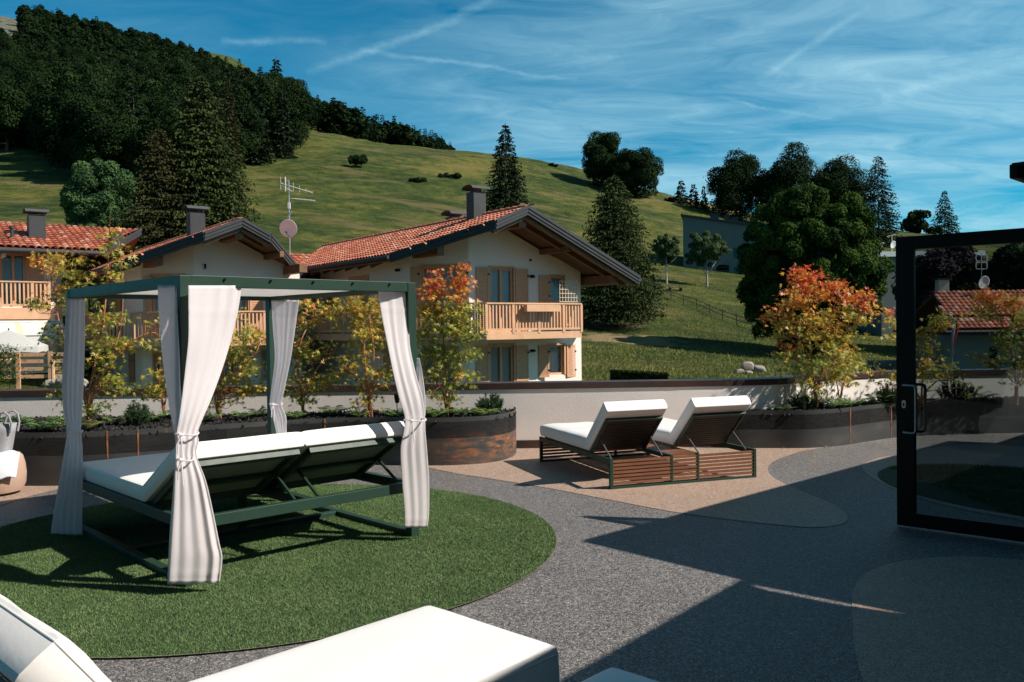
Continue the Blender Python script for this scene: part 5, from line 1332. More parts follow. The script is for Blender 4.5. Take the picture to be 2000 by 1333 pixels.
def chalet(label, loc, xr=1.07, zr=5.5, mL=.42, mR=.43, xL=-2.5, xR=6.15, yK=(-.22, -1.9), yE=.9, ridge=14., eaveback=9.5, yf=-1.9, right_cut=None, wallR=5.0, seed=1, variant='A', wallmat=None):
    t = thing('chalet', label, 'house', loc, R(36.6)); wm = wallmat or M_house
    zt = lambda x, y=0: zr-(mL*(xr-x) if x < xr else mR*(x-xr))
    # ---- walls
    m = MB(); zc = 4.05
    A0, A1 = (0, 0), (wallR, 0)
    if variant == 'A':
        H1 = [(.88, 1.87, 1.43, 3.68), (3.55, 4.18, 2.5, 3.45), (.84, 1.85, -1.2, 1.0), (3.44, 4.15, -.14, .95)]
    else:
        H1 = [(.9, 1.9, 1.43, 3.60), (2.7, 3.3, 1.43, 3.6), (.5, 1.4, -1.3, .9), (2.4, 3.1, -.14, .95)]
    zf = min(zc, zt(wallR)-.10); H1 = [h for h in H1 if h[3] < zf]
    t1, n1 = wall_panel(m, A0, A1, HZ, zf, H1)
    # gable part above, follows the roof
    xs_ = [0, .6, xr, (xr+wallR)/2, wallR]; gp = [(x, zt(x)-.25) for x in xs_]
    lo = [(0, zf), (wallR, zf)]
    pl_ = [(0, zf)]+[(wallR, zf)]+[(x, max(z, zf+.001)) for x, z in gp[::-1]]
    v = [(x, 0, z) for x, z in pl_]+[(x, .26, z) for x, z in pl_]; k = len(pl_)
    m.add(v, [tuple(range(k)), tuple(range(k, 2*k))[::-1]]+[(i, k+i, k+(i+1) % k, (i+1) % k) for i in range(k)])
    C0, C1 = (-1.45, 1.45), (0, 0); Hc = [(.41, 1.64, 1.5, 3.73), (.45, 1.6, -1.2, .95)]
    t2, n2 = wall_panel(m, C0, C1, HZ, 3.95, Hc)
    v = []; pts_ = [C0, C1]; m.prism([(-1.45, 1.45), (0, 0), (.2, .18), (-1.27, 1.63)], 3.95, lambda x, y: max(3.96, zt(x)-.26))
    S0, S1 = (-1.45, 10.0), (-1.45, 1.45); Hs = [(8.55-4.6, 8.55-3.0, 1.45, 3.62), (8.55-1.9, 8.55-1.1, -.2, .95), (8.55-6.6, 8.55-5.6, 1.5, 3.5)]
    t3, n3 = wall_panel(m, S0, S1, HZ, 3.95, Hs); m.box((-1.45, 1.45, 3.951), (-1.2, 10, 4.1))
    wall_panel(m, (wallR, 0.27), (wallR, 11), HZ, zt(wallR)-.3, []); wall_panel(m, (wallR, 11), (-1.45, 11), HZ, 3.9, [])
    m.build('wall', wm, t)
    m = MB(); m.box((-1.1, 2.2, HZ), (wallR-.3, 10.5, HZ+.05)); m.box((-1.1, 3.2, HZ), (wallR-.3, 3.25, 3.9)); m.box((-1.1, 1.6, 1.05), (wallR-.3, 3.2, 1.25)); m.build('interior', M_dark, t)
    for h in H1: window(t, A0, t1, n1, h, 'balcony_door' if h[3]-h[2] > 1.5 else 'window', 1 if h[3]-h[2] > 1.5 else 0)
    for h in Hc: window(t, C0, t2, n2, h, 'window', 1)
    m = MB()
    for h in Hs: shutter(t, S0, t3, n3, h[0], (h[0]+h[1])/2, h[2], h[3]); shutter(t, S0, t3, n3, (h[0]+h[1])/2, h[1], h[2], h[3])
    if variant == 'A':
        for (a, b, c, d, an) in ((.28, .80, 1.43, 3.70, 0), (1.95, 2.50, 1.43, 3.68, 0), (3.0, 3.47, 2.48, 3.48, 0), (.24, .76, -1.2, 1.0, 0), (1.93, 2.47, -1.2, .97, 0), (2.96, 3.36, -.2, .97, .25), (4.25, 4.72, -.24, .95, -.12)):
            shutter(t, A0, t1, n1, a, b, c, d, an)
        shutter(t, C0, t2, n2, .02, .33, 1.5, 3.72); shutter(t, C0, t2, n2, 1.72, 2.02, 1.5, 3.72)
        wall_lamp(t, (2.68, -.06, 3.42)); wall_lamp(t, (2.66, -.06, .78)); wall_lamp(t, (-1.51, 2.2, 3.66))
        m = MB(); m.tube([(2.62, -.02, 4.0), (2.62, -.07, 4.0)], .04, 8); m.build('vent', M_black, t)
    else:
        for (a, b, c, d) in ((.35, .86, 1.43, 3.62), (1.95, 2.45, 1.43, 3.62), (3.36, 3.8, 1.43, 3.6), (0.02, .46, -1.3, .9), (1.46, 1.9, -1.3, .9)): shutter(t, A0, t1, n1, a, b, c, d)
        m = MB(); m.tube([(.35, -.02, 4.1), (.35, -.09, 4.1), (.35, -.09, 3.95)], .035, 8); m.build('vent', M_black, t)
        shutter(t, C0, t2, n2, .1, .36, 1.5, 3.72); shutter(t, C0, t2, n2, 1.72, 1.95, 1.5, 3.72)
    # ---- roof deck
    rc = right_cut
    L_poly = [(xr, yf), yK, (xL, yE), (xL, eaveback), (xr, ridge)]
    R_poly = ([(xr, yf), (xR, yf), (xR, ridge), (xr, ridge)] if not rc else [(xr, yf), (rc[0], yf), (xR, rc[1]), (xR, ridge), (xr, ridge)])
    for poly, nm in ((L_poly, 'L'), (R_poly, 'R')):
        m = MB(); m.slab([(x, y, zt(x)-.12) for x, y in (poly if nm == 'R' else poly[::-1])], .05); o = m.build('roof_soffit', M_wooddark, t)
        m = MB(); m.slab([(x, y, zt(x)-.03) for x, y in (poly if nm == 'R' else poly[::-1])], .085); m.build('roof_deck', M_tilebase, t)
    # rafters and purlins
    m = MB()
    for k in range(12):
        y = yf+.35+k*1.0
        if y > 1.9: m.bar((xL+.08, y, zt(xL+.08)-.25), (xL+1.6, y, zt(xL+1.6)-.25), .10, .14)
    m.build('rafters', M_wooddark, t)
    for (x, y0, y1, w, hh) in ((xr-.02, yf+.25, 2.2, .30, .38), (-1.25, -.25, 3.6, .26, .32), ((xR+wallR)/2-.25 if variant == 'A' else xR-.8, yf+.35, 2.2, .30, .32), ((xr+wallR)/2+.1, yf+.3, 2., .16, .2)):
        m = MB(); z = zt(x)-.20-hh/2; m.box((x-w/2, y0, z-hh/2), (x+w/2, y1, z+hh/2)); m.build('purlin', M_beam, t, bevel=.01)
    # verge rafters under the gable overhang
    for y in (yf+.18, yf+.75):
        m = MB(); xe = xR-.1 if not rc else rc[0]; m.bar((xr, y, zr-.25), (xe, y, zt(xe)-.25), .12, .16)
        m.bar((xr, y, zr-.25), (yK[0]-(.2 if y > yf+.5 else 0), y, zt(yK[0])-.25), .12, .16); m.build('verge_rafter', M_beam, t)
    # ---- fascia (stepped metal barge)
    def barge(pts, w=.05):
        for k_, (dz, hh, off) in enumerate(((.055, .10, .05), (-.055, .11, .025), (-.16, .09, .0))):
            for (x0, y0), (x1, y1) in zip(pts[:-1], pts[1:]):
                d = np.array([x1-x0, y1-y0]); d /= np.linalg.norm(d); nn = np.array([d[1], -d[0]])*off
                m.bar((x0+nn[0], y0+nn[1], zt(x0)+dz), (x1+nn[0], y1+nn[1], zt(x1)+dz), w, hh)
    m = MB(); barge([(xL, yE), yK]); barge([yK, (xr, yf)])
    if rc: barge([(xr, yf), (rc[0], yf)]); barge([(rc[0], yf), (xR, rc[1])])
    else: barge([(xr, yf), (xR, yf)])
    m.build('barge_board', M_metal, t)
    m = MB()
    m.tube([(xL-.07, yE-.05, zt(xL)-.03), (xL-.07, eaveback, zt(xL)-.03)], .075, 10); m.tube([(xR+.07, (rc[1] if rc else yf), zt(xR)-.03), (xR+.07, 11, zt(xR)-.03)], .075, 10); m.build('gutter', M_metal, t, True)
    # ---- tiles
    cl = 1/math.sqrt(1+mL*mL); smaxL = (xr-xL)/cl
    def insL(ua, us):
        x = xr-us*cl; y = yf+ua
        if x < xL+.02: return False
        # front boundary
        if x > yK[0]: yb = yf
        else: yb = yf+(yK[0]-x)/(yK[0]-xL)*(yE-yf)
        ye = ridge if xr == xL else eaveback+(x-xL)/(xr-xL)*(ridge-eaveback)
        return yb+.10 < y < ye
    tiles('roof_tiles', t, (xr, yf, zr-.01), (0, 1, 0), (-cl, 0, -mL*cl), insL, ridge-yf, smaxL, seed=seed)
    cr_ = 1/math.sqrt(1+mR*mR)
    def insR(ua, us):
        x = xr+us*cr_; y = yf+ua
        yb = yf if (not rc or x < rc[0]) else yf+(x-rc[0])/(xR-rc[0])*(rc[1]-yf)
        return yb+.2 < y < 8 and x < xR-.02
    tiles('roof_tiles', t, (xr, yf, zr-.01), (0, 1, 0), (cr_, 0, -mR*cr_), insR, 9, (xR-xr)/cr_, tw=.215, th=.34, seed=seed+3)
    m = MB(); rs = np.random.default_rng(seed)
    for k in range(int((ridge-yf)/.36)): 
        m.cc = tuple(np.array([.44, .14, .08])*rs.uniform(.75, 1.2)); y = yf+k*.36
        m.tube([(xr, y+.02, zr+.02), (xr, y+.42, zr+.045)], [.11, .125], 8)
    m.build('ridge_tiles', M_tile, t, True)
    return t, zt


Aloc = (-1.431, 29.0, 0)
chA, ztA = chalet('white alpine chalet with large balcony, open shutters and tiled gable roof in the centre', Aloc)
o = railing(chA, [(-2.65, 9.5), (-2.65, 1.3), (-.15, -1.2), (3.95, -1.2), (3.95, -.02)], 1.46, 2.44, 1.5, depthpoly=[(-.15, -1.17), (3.92, -1.17), (3.92, -.003), (.0, -.003), (-1.452, 1.446), (-1.452, 9.5), (-2.62, 9.5), (-2.62, 1.32)])
m = MB(); m.prism([(1.30, -1.52), (2.74, -1.52), (2.70, -1.27), (1.34, -1.27)], 2.14, 2.37); m.build('planter_box', M_woodrail, chA)
m = MB()
for k in range(7): x = 3.08+k*.13; m.box((x, -1.08, 2.46), (x+.022, -1.06, 3.22))
for k in range(6): z = 2.48+k*.145; m.box((3.06, -1.095, z), (3.90, -1.081, z+.022))
m.build('trellis', mat('pale trellis', (.62, .50, .38), .7, .15, 6), chA)
chimney(chA, .85, .75, 5.0, 6.35, .52, .46); chimney(chA, 2.0, 3.9, 5.0, 5.9, .6, .5)
m = MB()
for (a, b) in ((0, 0),): m.bar((3.55, -1.03, 1.5), (3.1, -.9, 2.3), .02, .02); m.bar((3.1, -1.03, 1.5), (3.55, -.9, 2.3), .02, .02)
m.build('folding_rack', M_white, chA)
for k in range(3):
    m = MB(); m.lathe([(0, 0), (.07, 0), (.10, .16), (.11, .18), (.09, .18), (0, .15)], 12, (3.45+k*.2, -.6, 1.46)); m.build('flower_pot', mat('terracotta pot', (.42, .14, .08), .8, .2, 8), chA)

Bp = P(382, 640, 30.3)
chB, ztB = chalet('white chalet with curved wooden balcony and tiled roof behind the daybed', (Bp[0], 30.3, -.12), xR=4.2, mR=.5, right_cut=(2.05, .6), wallR=3.9, seed=9, variant='B', ridge=13, eaveback=11)
railing(chB, [(-2.65, 9.5), (-2.65, 1.3), (-.15, -1.2), (2.6, -1.2), (4.2, .2), (4.2, 2)], 1.46, 2.44, 1.5, depthpoly=[(-.15, -1.17), (2.6, -1.17), (3.95, -.1), (3.9, -.003), (.0, -.003), (-1.452, 1.446), (-1.452, 9.5), (-2.62, 9.5), (-2.62, 1.32)])
chimney(chB, .55, 1.6, 4.9, 6.15, .55, .48)

# connecting roof between the two chalets
cn = P(565, 640, 34.5); ct_ = thing('connecting_house', 'low tiled link building between the two chalets', 'house', (cn[0], 34.5, 0), R(36.6))
m = MB(); m.box((-2.4, .6, HZ), (3.2, 5, 3.9)); m.build('wall', M_house, ct_)
m = MB(); m.slab([(-2.6, 0, 3.85), (3.2, 0, 3.85), (3.2, 2.6, 4.85), (-2.6, 2.6, 4.85)], .14); m.slab([(-2.6, 2.6, 4.85), (3.2, 2.6, 4.85), (3.2, 5, 3.9), (-2.6, 5, 3.9)], .14); m.build('roof_deck', M_tilebase, ct_)
sl_ = np.array([0, -2.6, -1.0]); sl_ /= np.linalg.norm(sl_)
tiles('roof_tiles', ct_, (-2.6, 2.6, 4.86), (1, 0, 0), sl_, lambda a, s: True, 5.8, 2.78, tw=.26, th=.38, seed=5)
m = MB(); m.tube([(-2.65, -.08, 3.80), (3.2, -.08, 3.80)], .08, 10); m.build('gutter', M_metal, ct_, True)

# antenna mast with dish on that roof
mp_ = P(566, 478, 33.8); an_ = thing('antenna_mast', 'roof mast with satellite dish and two aerials between the chalets', 'antenna', (mp_[0], 33.8, mp_[2]-.5))
zb_ = mp_[2]-.5; Z = lambda py: P(566, py, 33.8)[2]-zb_; X = lambda px: P(px, 400, 33.8)[0]-mp_[0]
m = MB(); m.tube([(0, 0, 0), (0, 0, Z(352))], .022, 8); m.build('mast', M_alu, an_)


def dish(parent, c, r, mt, yaw=-.15, rust=True):
    m = MB(); v = []; n_ = 28; rings = 7
    for k in range(rings+1):
        q = r*k/rings
        for i in range(n_): v.append((q*math.cos(2*math.pi*i/n_), -.0-.10*r*1.8*(q/r)**2+.1*r, q*math.sin(2*math.pi*i/n_)))
    m.add(v, [(k*n_+i, k*n_+(i+1) % n_, (k+1)*n_+(i+1) % n_, (k+1)*n_+i) for k in range(rings) for i in range(n_)])
    o = m.build('dish', mt, parent, True); o.location = c; o.rotation_euler = (R(14), 0, yaw); s = o.modifiers.new('s', 'SOLIDIFY'); s.thickness = .01
    m = MB(); m.tube([(0, 0, -r), (0, -r*.75, -r*.35)], .012, 6); m.tube([(0, -r*.7, -r*.35), (0, -r*.82, -r*.28)], .035, 8); a = m.build('feed_arm', M_metal, o)
    return o


dish(an_, (-.01, -.10, Z(447)), .36, mat('weathered white dish', (.82, .82, .80), .6, .1, 3.5))
m = MB()
a, b = (X(549), 0, Z(358)), (X(610), 0, Z(377)); m.tube([a, b], .014, 6)
for k in range(6):
    u = k/5; p = np.array(a)*(1-u)+np.array(b)*u; m.tube([p+[0, 0, -.25+.04*k], p+[0, 0, .25-.04*k]], .006, 4)
m.tube([(X(558), 0, Z(346)), (X(558), 0, Z(374))], .02, 6); m.tube([(X(549), .05, Z(361)), (X(572), -.05, Z(375))], .01, 5); m.build('aerial', M_white, an_)
m = MB(); m.tube([(X(570), 0, Z(388)), (X(615), 0, Z(393))], .012, 6)
for k in range(12): u = k/11; x_ = X(578)*(1-u)+X(615)*u; z_ = Z(389)*(1-u)+Z(393)*u; m.tube([(x_, -.09, z_), (x_, .09, z_)], .008, 4); m.tube([(x_, 0, z_-.04), (x_, 0, z_+.04)], .006, 4)
m.build('aerial', M_white, an_)
m = MB(); m.box((-.045, -.05, Z(408)), (.045, .05, Z(396))); m.build('amplifier_box', M_white, an_); m = MB(); m.bar((-.06, 0, Z(425)), (.1, -.02, Z(413)), .05, .05); m.build('bracket', M_alu, an_)


# ---- house C (left edge)
cC = P(122, 640, 33.); hC = thing('chalet', 'house at the left edge with wooden balcony, awning and tiled roof', 'house', (cC[0], 33., 0), R(36.6))
# local: facade y=0, running to -x
zt_e = P(0, 488, 31.5)[2]
m = MB(); Hc = [(7.3, 8.0, 3.55, 5.6), (8.4, 9.2, 2.6, 4.75), (4.4, 5.2, 2.6, 4.75), (9.9, 10.5, 2.6, 4.75)]
HcL = [(12-2.0, 12-1.2, 2.62, 4.6), (12-4.6, 12-3.6, 2.62, 4.6), (12-7., 12-6, 2.62, 4.6), (12-4.4, 12-2.6, -.3, 1.7), (12-7.4, 12-6, -.3, 1.7)]
tt_, nn_ = wall_panel(m, (-12, 0), (0, 0), -1.5, 4.78, HcL); wall_panel(m, (0, 0), (0, 7), -1.5, 4.8, []); wall_panel(m, (0, 7), (-12, 7), -1.5, 4.5, []); m.build('wall', M_house, hC)
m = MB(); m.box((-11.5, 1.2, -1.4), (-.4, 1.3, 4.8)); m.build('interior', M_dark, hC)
for h in HcL: window(hC, (-12, 0), tt_, nn_, h, 'window', 1)
for (a, b) in ((12-2.65, 12-2.08), (12-1.12, 12-.6), (12-5.2, 12-4.68)): shutter(hC, (-12, 0), tt_, nn_, a, b, 2.62, 4.62)
er = 5.35; rz_ = 6.05; yr = 3.2; ye = -1.2; ze = 4.68; xe_, xg = 1.26, 3.65
m = MB(); m.slab([(-13, ye, ze), (xe_, ye, ze), (xg, yr, rz_), (-13, yr, rz_)], .16); m.slab([(-13, yr, rz_), (xg, yr, rz_), (xg, 7.6, ze), (-13, 7.6, ze)], .16); m.build('roof_deck', M_tilebase, hC)
s_v = np.array([0, -(yr-ye), -(rz_-ze)]); sm_ = np.linalg.norm(s_v); s_v /= sm_
tiles('roof_tiles', hC, (-13, yr, rz_), (1, 0, 0), s_v, lambda a, s: a-13 < xg+(xe_-xg)*s/sm_-.1, 16.8, sm_, tw=.24, th=.37, seed=8)
m = MB(); m.bar((xe_+.02, ye-.05, ze-.06), (xg+.02, yr, rz_-.04), .05, .26); m.bar((xe_+.06, ye-.05, ze+.02), (xg+.06, yr, rz_+.06), .05, .11); m.bar((xg+.02, yr, rz_), (xg+.02, 7.6, ze-.04), .05, .30); m.build('barge_board', M_metal, hC)
m = MB(); m.tube([(-13, ye-.08, ze-.06), (xe_+.05, ye-.08, ze-.06)], .085, 10); m.build('gutter', M_metal, hC, True)
for k in range(14): m = MB(); m.box((-.1-k*.95-.06, -1.05, 4.40), (-.1-k*.95+.06, 0, 4.53)); m.build('rafter_end', mat('pale rafter', (.60, .50, .42), .6, .1, 4), hC)
chimney(hC, -.73, .6, 4.95, 6.15, .58, .5)
m = MB(); m.tube([(-1.6, .2, 4.9), (-1.6, .2, 5.55)], .06, 8); m.tube([(-1.6, .2, 5.55), (-1.6, .2, 5.65)], .09, 8); m.build('vent_pipe', M_metal, hC, True)
m = MB(); m.tube([(1.9, .3, 4.7), (1.9, .3, 5.75)], .06, 8); m.box((1.95, .5, 5.0), (2.35, .9, 5.7)); m.build('vent_pipe', M_metal, hC)
railing(hC, [(-12, -1.15), (-.6, -1.15), (-.6, -.02)], 2.55, 3.52, 2.6, depthpoly=[(-12, -1.12), (-.63, -1.12), (-.63, -.003), (-12, -.003)], fascia_h=.42)
# awning (with yellow, grey and white stripes) under the balcony
aw = thing('awning', 'white awning with pale yellow and grey stripes under the left balcony', 'awning', tuple(hC.location), R(36.6)); st = MB()
cols = [(.80, .78, .72), (.80, .78, .72), (.78, .68, .46), (.80, .78, .72), (.64, .67, .70)]
nst = 46
for k in range(nst):
    x0 = -8.2+8.0*k/nst; x1 = -8.2+8.0*(k+1)/nst; st.cc = cols[k % 5]; st.add([(x0, -1.25, 2.02), (x1, -1.25, 2.02), (x1, -2.5, 1.55), (x0, -2.5, 1.55)], [(0, 1, 2, 3)])
    dz = .02*math.cos(k*1.3); st.cc = (.80, .78, .74); st.add([(x0, -2.5, 1.55), (x1, -2.5, 1.55), (x1, -2.51, 1.30+dz), (x0, -2.51, 1.30+.02*math.cos((k-1)*1.3))], [(0, 1, 2, 3)])
st.build('awning_cloth', mat('awning cloth', 'attr', .85, .06, 5, trans=.2), aw, recalc=False)
m = MB(); m.tube([(-8.2, -1.22, 2.04), (-.2, -1.22, 2.04)], .05, 8); m.tube([(-8.2, -2.5, 1.55), (-.2, -2.5, 1.55)], .03, 8); m.tube([(-.25, -2.5, 1.5), (-.25, -2.5, -.8)], .035, 8); m.build('awning_frame', M_alu, aw)

# parasol
pp = P(18, 700, 27.6); par = thing('parasol', 'open white square parasol with scalloped edge behind the wooden fence', 'parasol', (pp[0], 27.6, 0), .35); ZP = lambda py: P(18, py, 27.6)[2]
zt2, zb2, zf2 = ZP(645), ZP(677), ZP(689); m = MB(); n_ = 32; r0 = 1.05; v = [(0, 0, zt2)]
for q, zz in ((.33, .30), (.66, .62), (1., 1.)):
    for k in range(n_):
        a = 2*math.pi*k/n_; ss = 1/max(abs(math.cos(a)), abs(math.sin(a)))**.8; v.append((r0*q*math.cos(a)*ss, r0*q*math.sin(a)*ss, zt2+(zb2-zt2)*zz))
f = [(0, 1+k, 1+(k+1) % n_) for k in range(n_)]+[(1+j*n_+k, 1+(j+1)*n_+k, 1+(j+1)*n_+(k+1) % n_, 1+j*n_+(k+1) % n_) for j in range(2) for k in range(n_)]
b0 = len(v)
for k in range(n_): x, y, z = v[1+2*n_+k]; v.append((x*1.005, y*1.005, zf2+.03*abs(math.sin(k*math.pi/4))))
f += [(1+2*n_+k, b0+k, b0+(k+1) % n_, 1+2*n_+(k+1) % n_) for k in range(n_)]
m.add(v, f); m.build('parasol_cloth', M_canopy, par)
m = MB(); m.tube([(0, 0, -1.2), (0, 0, zt2+.06)], .022, 8); m.build('pole', M_metal, par)
m = MB()
for k in range(4): a = math.pi/4+k*math.pi/2; m.tube([(0, 0, zt2-.03), (1.35*math.cos(a), 1.35*math.sin(a), zb2-.02)], .01, 5)
m.build('ribs', M_metal, par)

# wooden slat fence, left, and light timber post
f0 = P(-60, 740, 26.2); fe = thing('slat_fence', 'larch fence of four horizontal boards in front of the left house', 'fence', (f0[0], 26.2, 0), R(8))
zA = lambda py: P(40, py, 26.2)[2]
for k, py in enumerate((694, 707, 722, 737)): m = MB(); z = zA(py); m.box((-.5, -.02, z-.055), (2.75, .02, z+.055)); m.build('board', M_woodrail, fe)
for x in (.55, 1.42, 2.35): m = MB(); m.box((x-.06, -.07, zA(760)-.6), (x+.06, -.022, zA(688))); m.build('post', M_woodrail, fe)
pq = P(104, 745, 25); m = MB(); m.tube([(0, 0, -1.2), (0, 0, P(104, 706, 25)[2])], .055, 8); o = m.build('timber_post', M_woodrail, None); o.location = (pq[0], 25, 0); tag(o, 'short round timber post right of the larch fence', 'post')
# ivy on the fence and low bed in front of it
iv = thing('climbing_plant', 'dark green climber growing over the larch fence', 'plant', (f0[0]+.4, 26., zA(745)-.1))
n_ = 3800; c = np.c_[rng.normal(.35, .45, n_), rng.uniform(-.12, .12, n_), rng.uniform(0, 1, n_)**.8*1.25*np.exp(-((rng.normal(.3, .4, n_)))**2*.4)]
V, C = leaves(c, .055, .3, np.zeros(n_)); o = link('foliage', kmesh('foliage', V, C*np.array([.5, .75, .6])), M_leafattr, iv)
m = MB(); m.tube([(.2, 0, -.4), (.3, 0, .5), (.2, 0, 1.1)], [.02, .015, .008], 5); m.build('stem', M_bark, iv)
c0_ = P(135, 745, 24.5)
for k, (px, py, s) in enumerate(((112, 748, .22), (128, 744, .25), (146, 746, .2), (160, 749, .18), (98, 752, .2))):
    import bmesh
    p = P(px, py, 24.6); bm = bmesh.new(); bmesh.ops.create_icosphere(bm, subdivisions=2, radius=s)
    for v_ in bm.verts: v_.co = Vector(np.array(v_.co)*(1+rng.normal(0, .12)))*1.; v_.co.z *= .7
    me = bpy.data.meshes.new('stone'); bm.to_mesh(me); bm.free(); o = link('stone', me, M_stone); o.location = tuple(p); tag(o, 'pale stone of the rockery beyond the wall, left of the left curtain', 'stone', 'rockery stones near the left curtain')

# garden walls / lower house details between trees: railings hidden mostly by maples
# ---- house D, behind the glass door
YD = 44.; dD = P(1850, 640, YD); hD = thing('tiled_house', 'low house with orange tiled roof seen through the glass door', 'house', (dD[0], YD, 0), R(-6))
zD = lambda py: P(1930, py, YD)[2]; xD = lambda px: (P(px, 640, YD)[0]-dD[0])
m = MB(); m.box((xD(1862), 1.2, -2.), (xD(2300), 8, zD(655))); m.build('wall', mat('grey house render', (.30, .29, .27), .9, .1, 1), hD)
zrd, zed = zD(566), zD(648); w0 = xD(1846)
m = MB(); m.slab([(w0, 0, zed), (w0+12, 0, zed), (w0+12, 4, zrd), (w0+1.0, 4, zrd)], .12); m.slab([(w0+1, 4, zrd), (w0+12, 4, zrd), (w0+12, 8, zed), (w0, 8, zed)], .12); m.build('roof_deck', M_tilebase, hD)
sD = np.array([0, -4, zed-zrd]); lD = np.linalg.norm(sD); sD /= lD
tiles('roof_tiles', hD, (w0, 4, zrd+.02), (1, 0, 0), sD, lambda a, s: a > .9*(1-s/lD)+.1 and not (abs(s-lD*.66) < .17), 9, lD, tw=.26, th=.36, seed=12)
m = MB(); m.tube([(w0, -.06, zed-.02), (w0+12, -.06, zed-.02)], .07, 8); m.build('gutter', M_metal, hD, True)
m = MB(); cx = xD(1905); m.box((cx-.28, 4.2, zrd-.4), (cx+.28, 4.75, zD(546)+.2)); c_ = m.build('chimney', M_house_warm, hD); m = MB(); m.prism([(cx-.4, 4.1), (cx+.4, 4.1), (cx+.4, 4.85), (cx-.4, 4.85)], zD(546)+.2, zD(546)+.28); m.build('chimney_cap', M_metal, c_)
m = MB(); m.box((xD(1948), 1.15, zD(720)), (xD(1962), 1.22, zD(678))); m.build('door', M_dark, hD)
sa = thing('satellite_dish', 'pale satellite dish with aerial above the tiled roof behind the glass', 'antenna', tuple(P(1921, 552, YD+3)), 0)
dish(sa, (0, 0, 0), .37, mat('clean white dish', (.62, .66, .66), .5, .1, 4), .3)
m = MB(); z9 = P(1917, 495, YD+3)[2]-P(1917, 552, YD+3)[2]; m.tube([(0, .2, -1.2), (0, .2, z9)], .02, 6); m.build('mast', M_alu, sa)
m = MB()
for sx in (-1, 1):
    for (za, zb_2) in ((z9-.05, z9-.42), (z9-.5, z9-.85)):
        m.tube([(sx*.28, .2, za), (sx*.31, .2, (za+zb_2)/2), (sx*.28, .2, zb_2)], .02, 5)
for zz in (z9-.05, z9-.42, z9-.5, z9-.85): m.tube([(-.28, .2, zz), (.28, .2, zz)], .010, 4)
m.build('aerial', M_white, sa)
# flag
fl = thing('flagpole', 'flagpole with a limp red and white flag seen through the door glass', 'flagpole', (P(1860, 700, 36)[0], 36, -.9)); zF = lambda py: P(1860, py, 36)[2]+.9
m = MB(); m.tube([(0, 0, -.3), (0, 0, zF(612))], .022, 8); m.build('pole', M_alu, fl)
nu, nv = 12, 24; fw = MB(); fr_ = MB()
for which, x0, x1 in ((fw, 0, .5), (fr_, .5, 1.)):
    v = []
    for j in range(nv+1):
        z = zF(620)+(zF(692)-zF(620))*j/nv
        for i in range(nu+1):
            u = x0+(x1-x0)*i/nu; v.append((.02+.24*u*(.6+.5*math.sin(j*.25)), .05*math.sin(u*13+j*.2), z-.12*u))
    which.add(v, [(j*(nu+1)+i, j*(nu+1)+i+1, (j+1)*(nu+1)+i+1, (j+1)*(nu+1)+i) for j in range(nv) for i in range(nu)])
w_ = fw.build('flag', M_white, fl, True); fr_.build('red_stripe', M_red, w_, True)

# ---- modern building on the slope
mb0 = ontop(1336, 126); hM = thing('apartment_building', 'modern grey house with sloping roof line and dark chimneys on the hillside', 'building', (mb0[0], 126, 0), R(-14))
zM = lambda px, py: P(px, py, 126)[2]; xM = lambda px: (px-1336)/FPX*126/math.cos(R(14))*1.0
top_ = lambda x, y=0: zM(1336, 423)+(zM(1480, 449)-zM(1336, 423))*(x/xM(1480))
m = MB(); holes = [(xM(1428)+.0, xM(1448), zM(1440, 507), zM(1440, 487)), (xM(1428), xM(1462), zM(1440, 548), zM(1440, 524)), (xM(1350), xM(1378), zM(1360, 515), zM(1360, 500)), (xM(1397), xM(1420), zM(1410, 535), zM(1410, 519))]
wall_panel(m, (0, 0), (xM(1620), 0), zM(1400, 600), zM(1400, 470), holes, .4)
p_l = [(0, 0), (xM(1620), 0)]; m.prism([(0, 0), (xM(1480), 0), (xM(1620), 0), (xM(1620), .4), (xM(1480), .4), (0, .4)], zM(1400, 470), lambda x, y: top_(x)); m.box((0, .41, zM(1400, 600)), (.4, 9, zM(1336, 426))); m.box((.41, 2.4, zM(1400, 600)), (xM(1620), 2.6, zM(1400, 470))); m.build('wall', M_grit, hM)
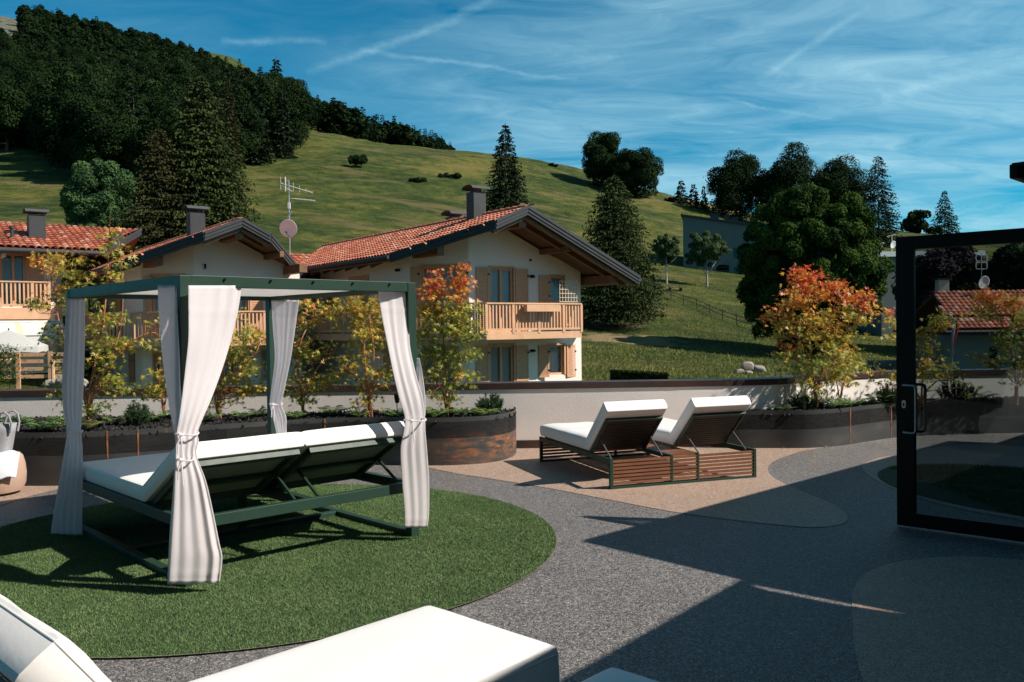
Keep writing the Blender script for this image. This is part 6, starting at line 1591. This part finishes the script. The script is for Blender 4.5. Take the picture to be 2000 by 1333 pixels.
m = MB(); m.prism([(-.3, -.4), (xM(1620), -.4), (xM(1620), 9.5), (-.3, 9.5)], lambda x, y: top_(x)+.02, lambda x, y: top_(x)+.28); m.build('roof', M_metal, hM)
for h in holes: m = MB(); m.box((h[0], .30, h[2]), (h[1], .33, h[3])); m.build('window', glass_mat('slate window', (.10, .13, .13), .05, 1.), hM)
for px, w, y1 in ((1394, 16, 417), (1416, 9, 421), (1431, 11, 425), (1465, 9, 430)):
    x = xM(px); m = MB(); m.box((x-w/2/FPX*126, 1.5, top_(x)-.2), (x+w/2/FPX*126, 2.6, zM(px, y1)-.15)); c_ = m.build('chimney', M_metal, hM); m = MB(); m.box((x-(w/2+2)/FPX*126, 1.35, zM(px, y1)-.14), (x+(w/2+2)/FPX*126, 2.75, zM(px, y1))); m.build('chimney_cap', M_metal, c_)
m = MB(); 
for z in (zM(1410, 530), zM(1410, 524)): m.box((xM(1396), -.5, z-.04), (xM(1421), -.44, z+.04))
m.build('balcony_rail', M_metal, hM)

# ---- grey building with dish behind the hornbeam
bE = P(1722, 640, 78); hE = thing('grey_building', 'grey building with roof dish between the hornbeam and the door', 'building', (bE[0], 78, 0), 0); zE = lambda py: P(1740, py, 78)[2]
m = MB(); m.box((0, 0, -2), (9, 8, zE(502))); m.build('wall', M_grit, hE); m = MB(); m.box((-.2, -.3, zE(502)+.004), (9.3, 8.3, zE(492))); m.build('roof', M_white, hE)
m = MB(); m.box((.1, .8, zE(492)), (.45, 1.2, zE(475))); c_ = m.build('chimney', M_house_warm, hE); m = MB(); m.box((.0, .7, zE(475)), (.55, 1.3, zE(472))); m.build('chimney_cap', M_white, c_)
dish(hE, (1.15, .2, zE(478)), .36, MATS['clean white dish'], .5); m = MB(); m.tube([(1.15, .4, zE(492)), (1.15, .4, zE(458))], .03, 6); m.tube([(.7, .4, zE(462)), (1.5, .4, zE(457))], .02, 5); m.build('aerial', M_white, hE)
scene.cycles.max_bounces = 6; scene.cycles.transparent_max_bounces = 12; scene.cycles.diffuse_bounces = 3
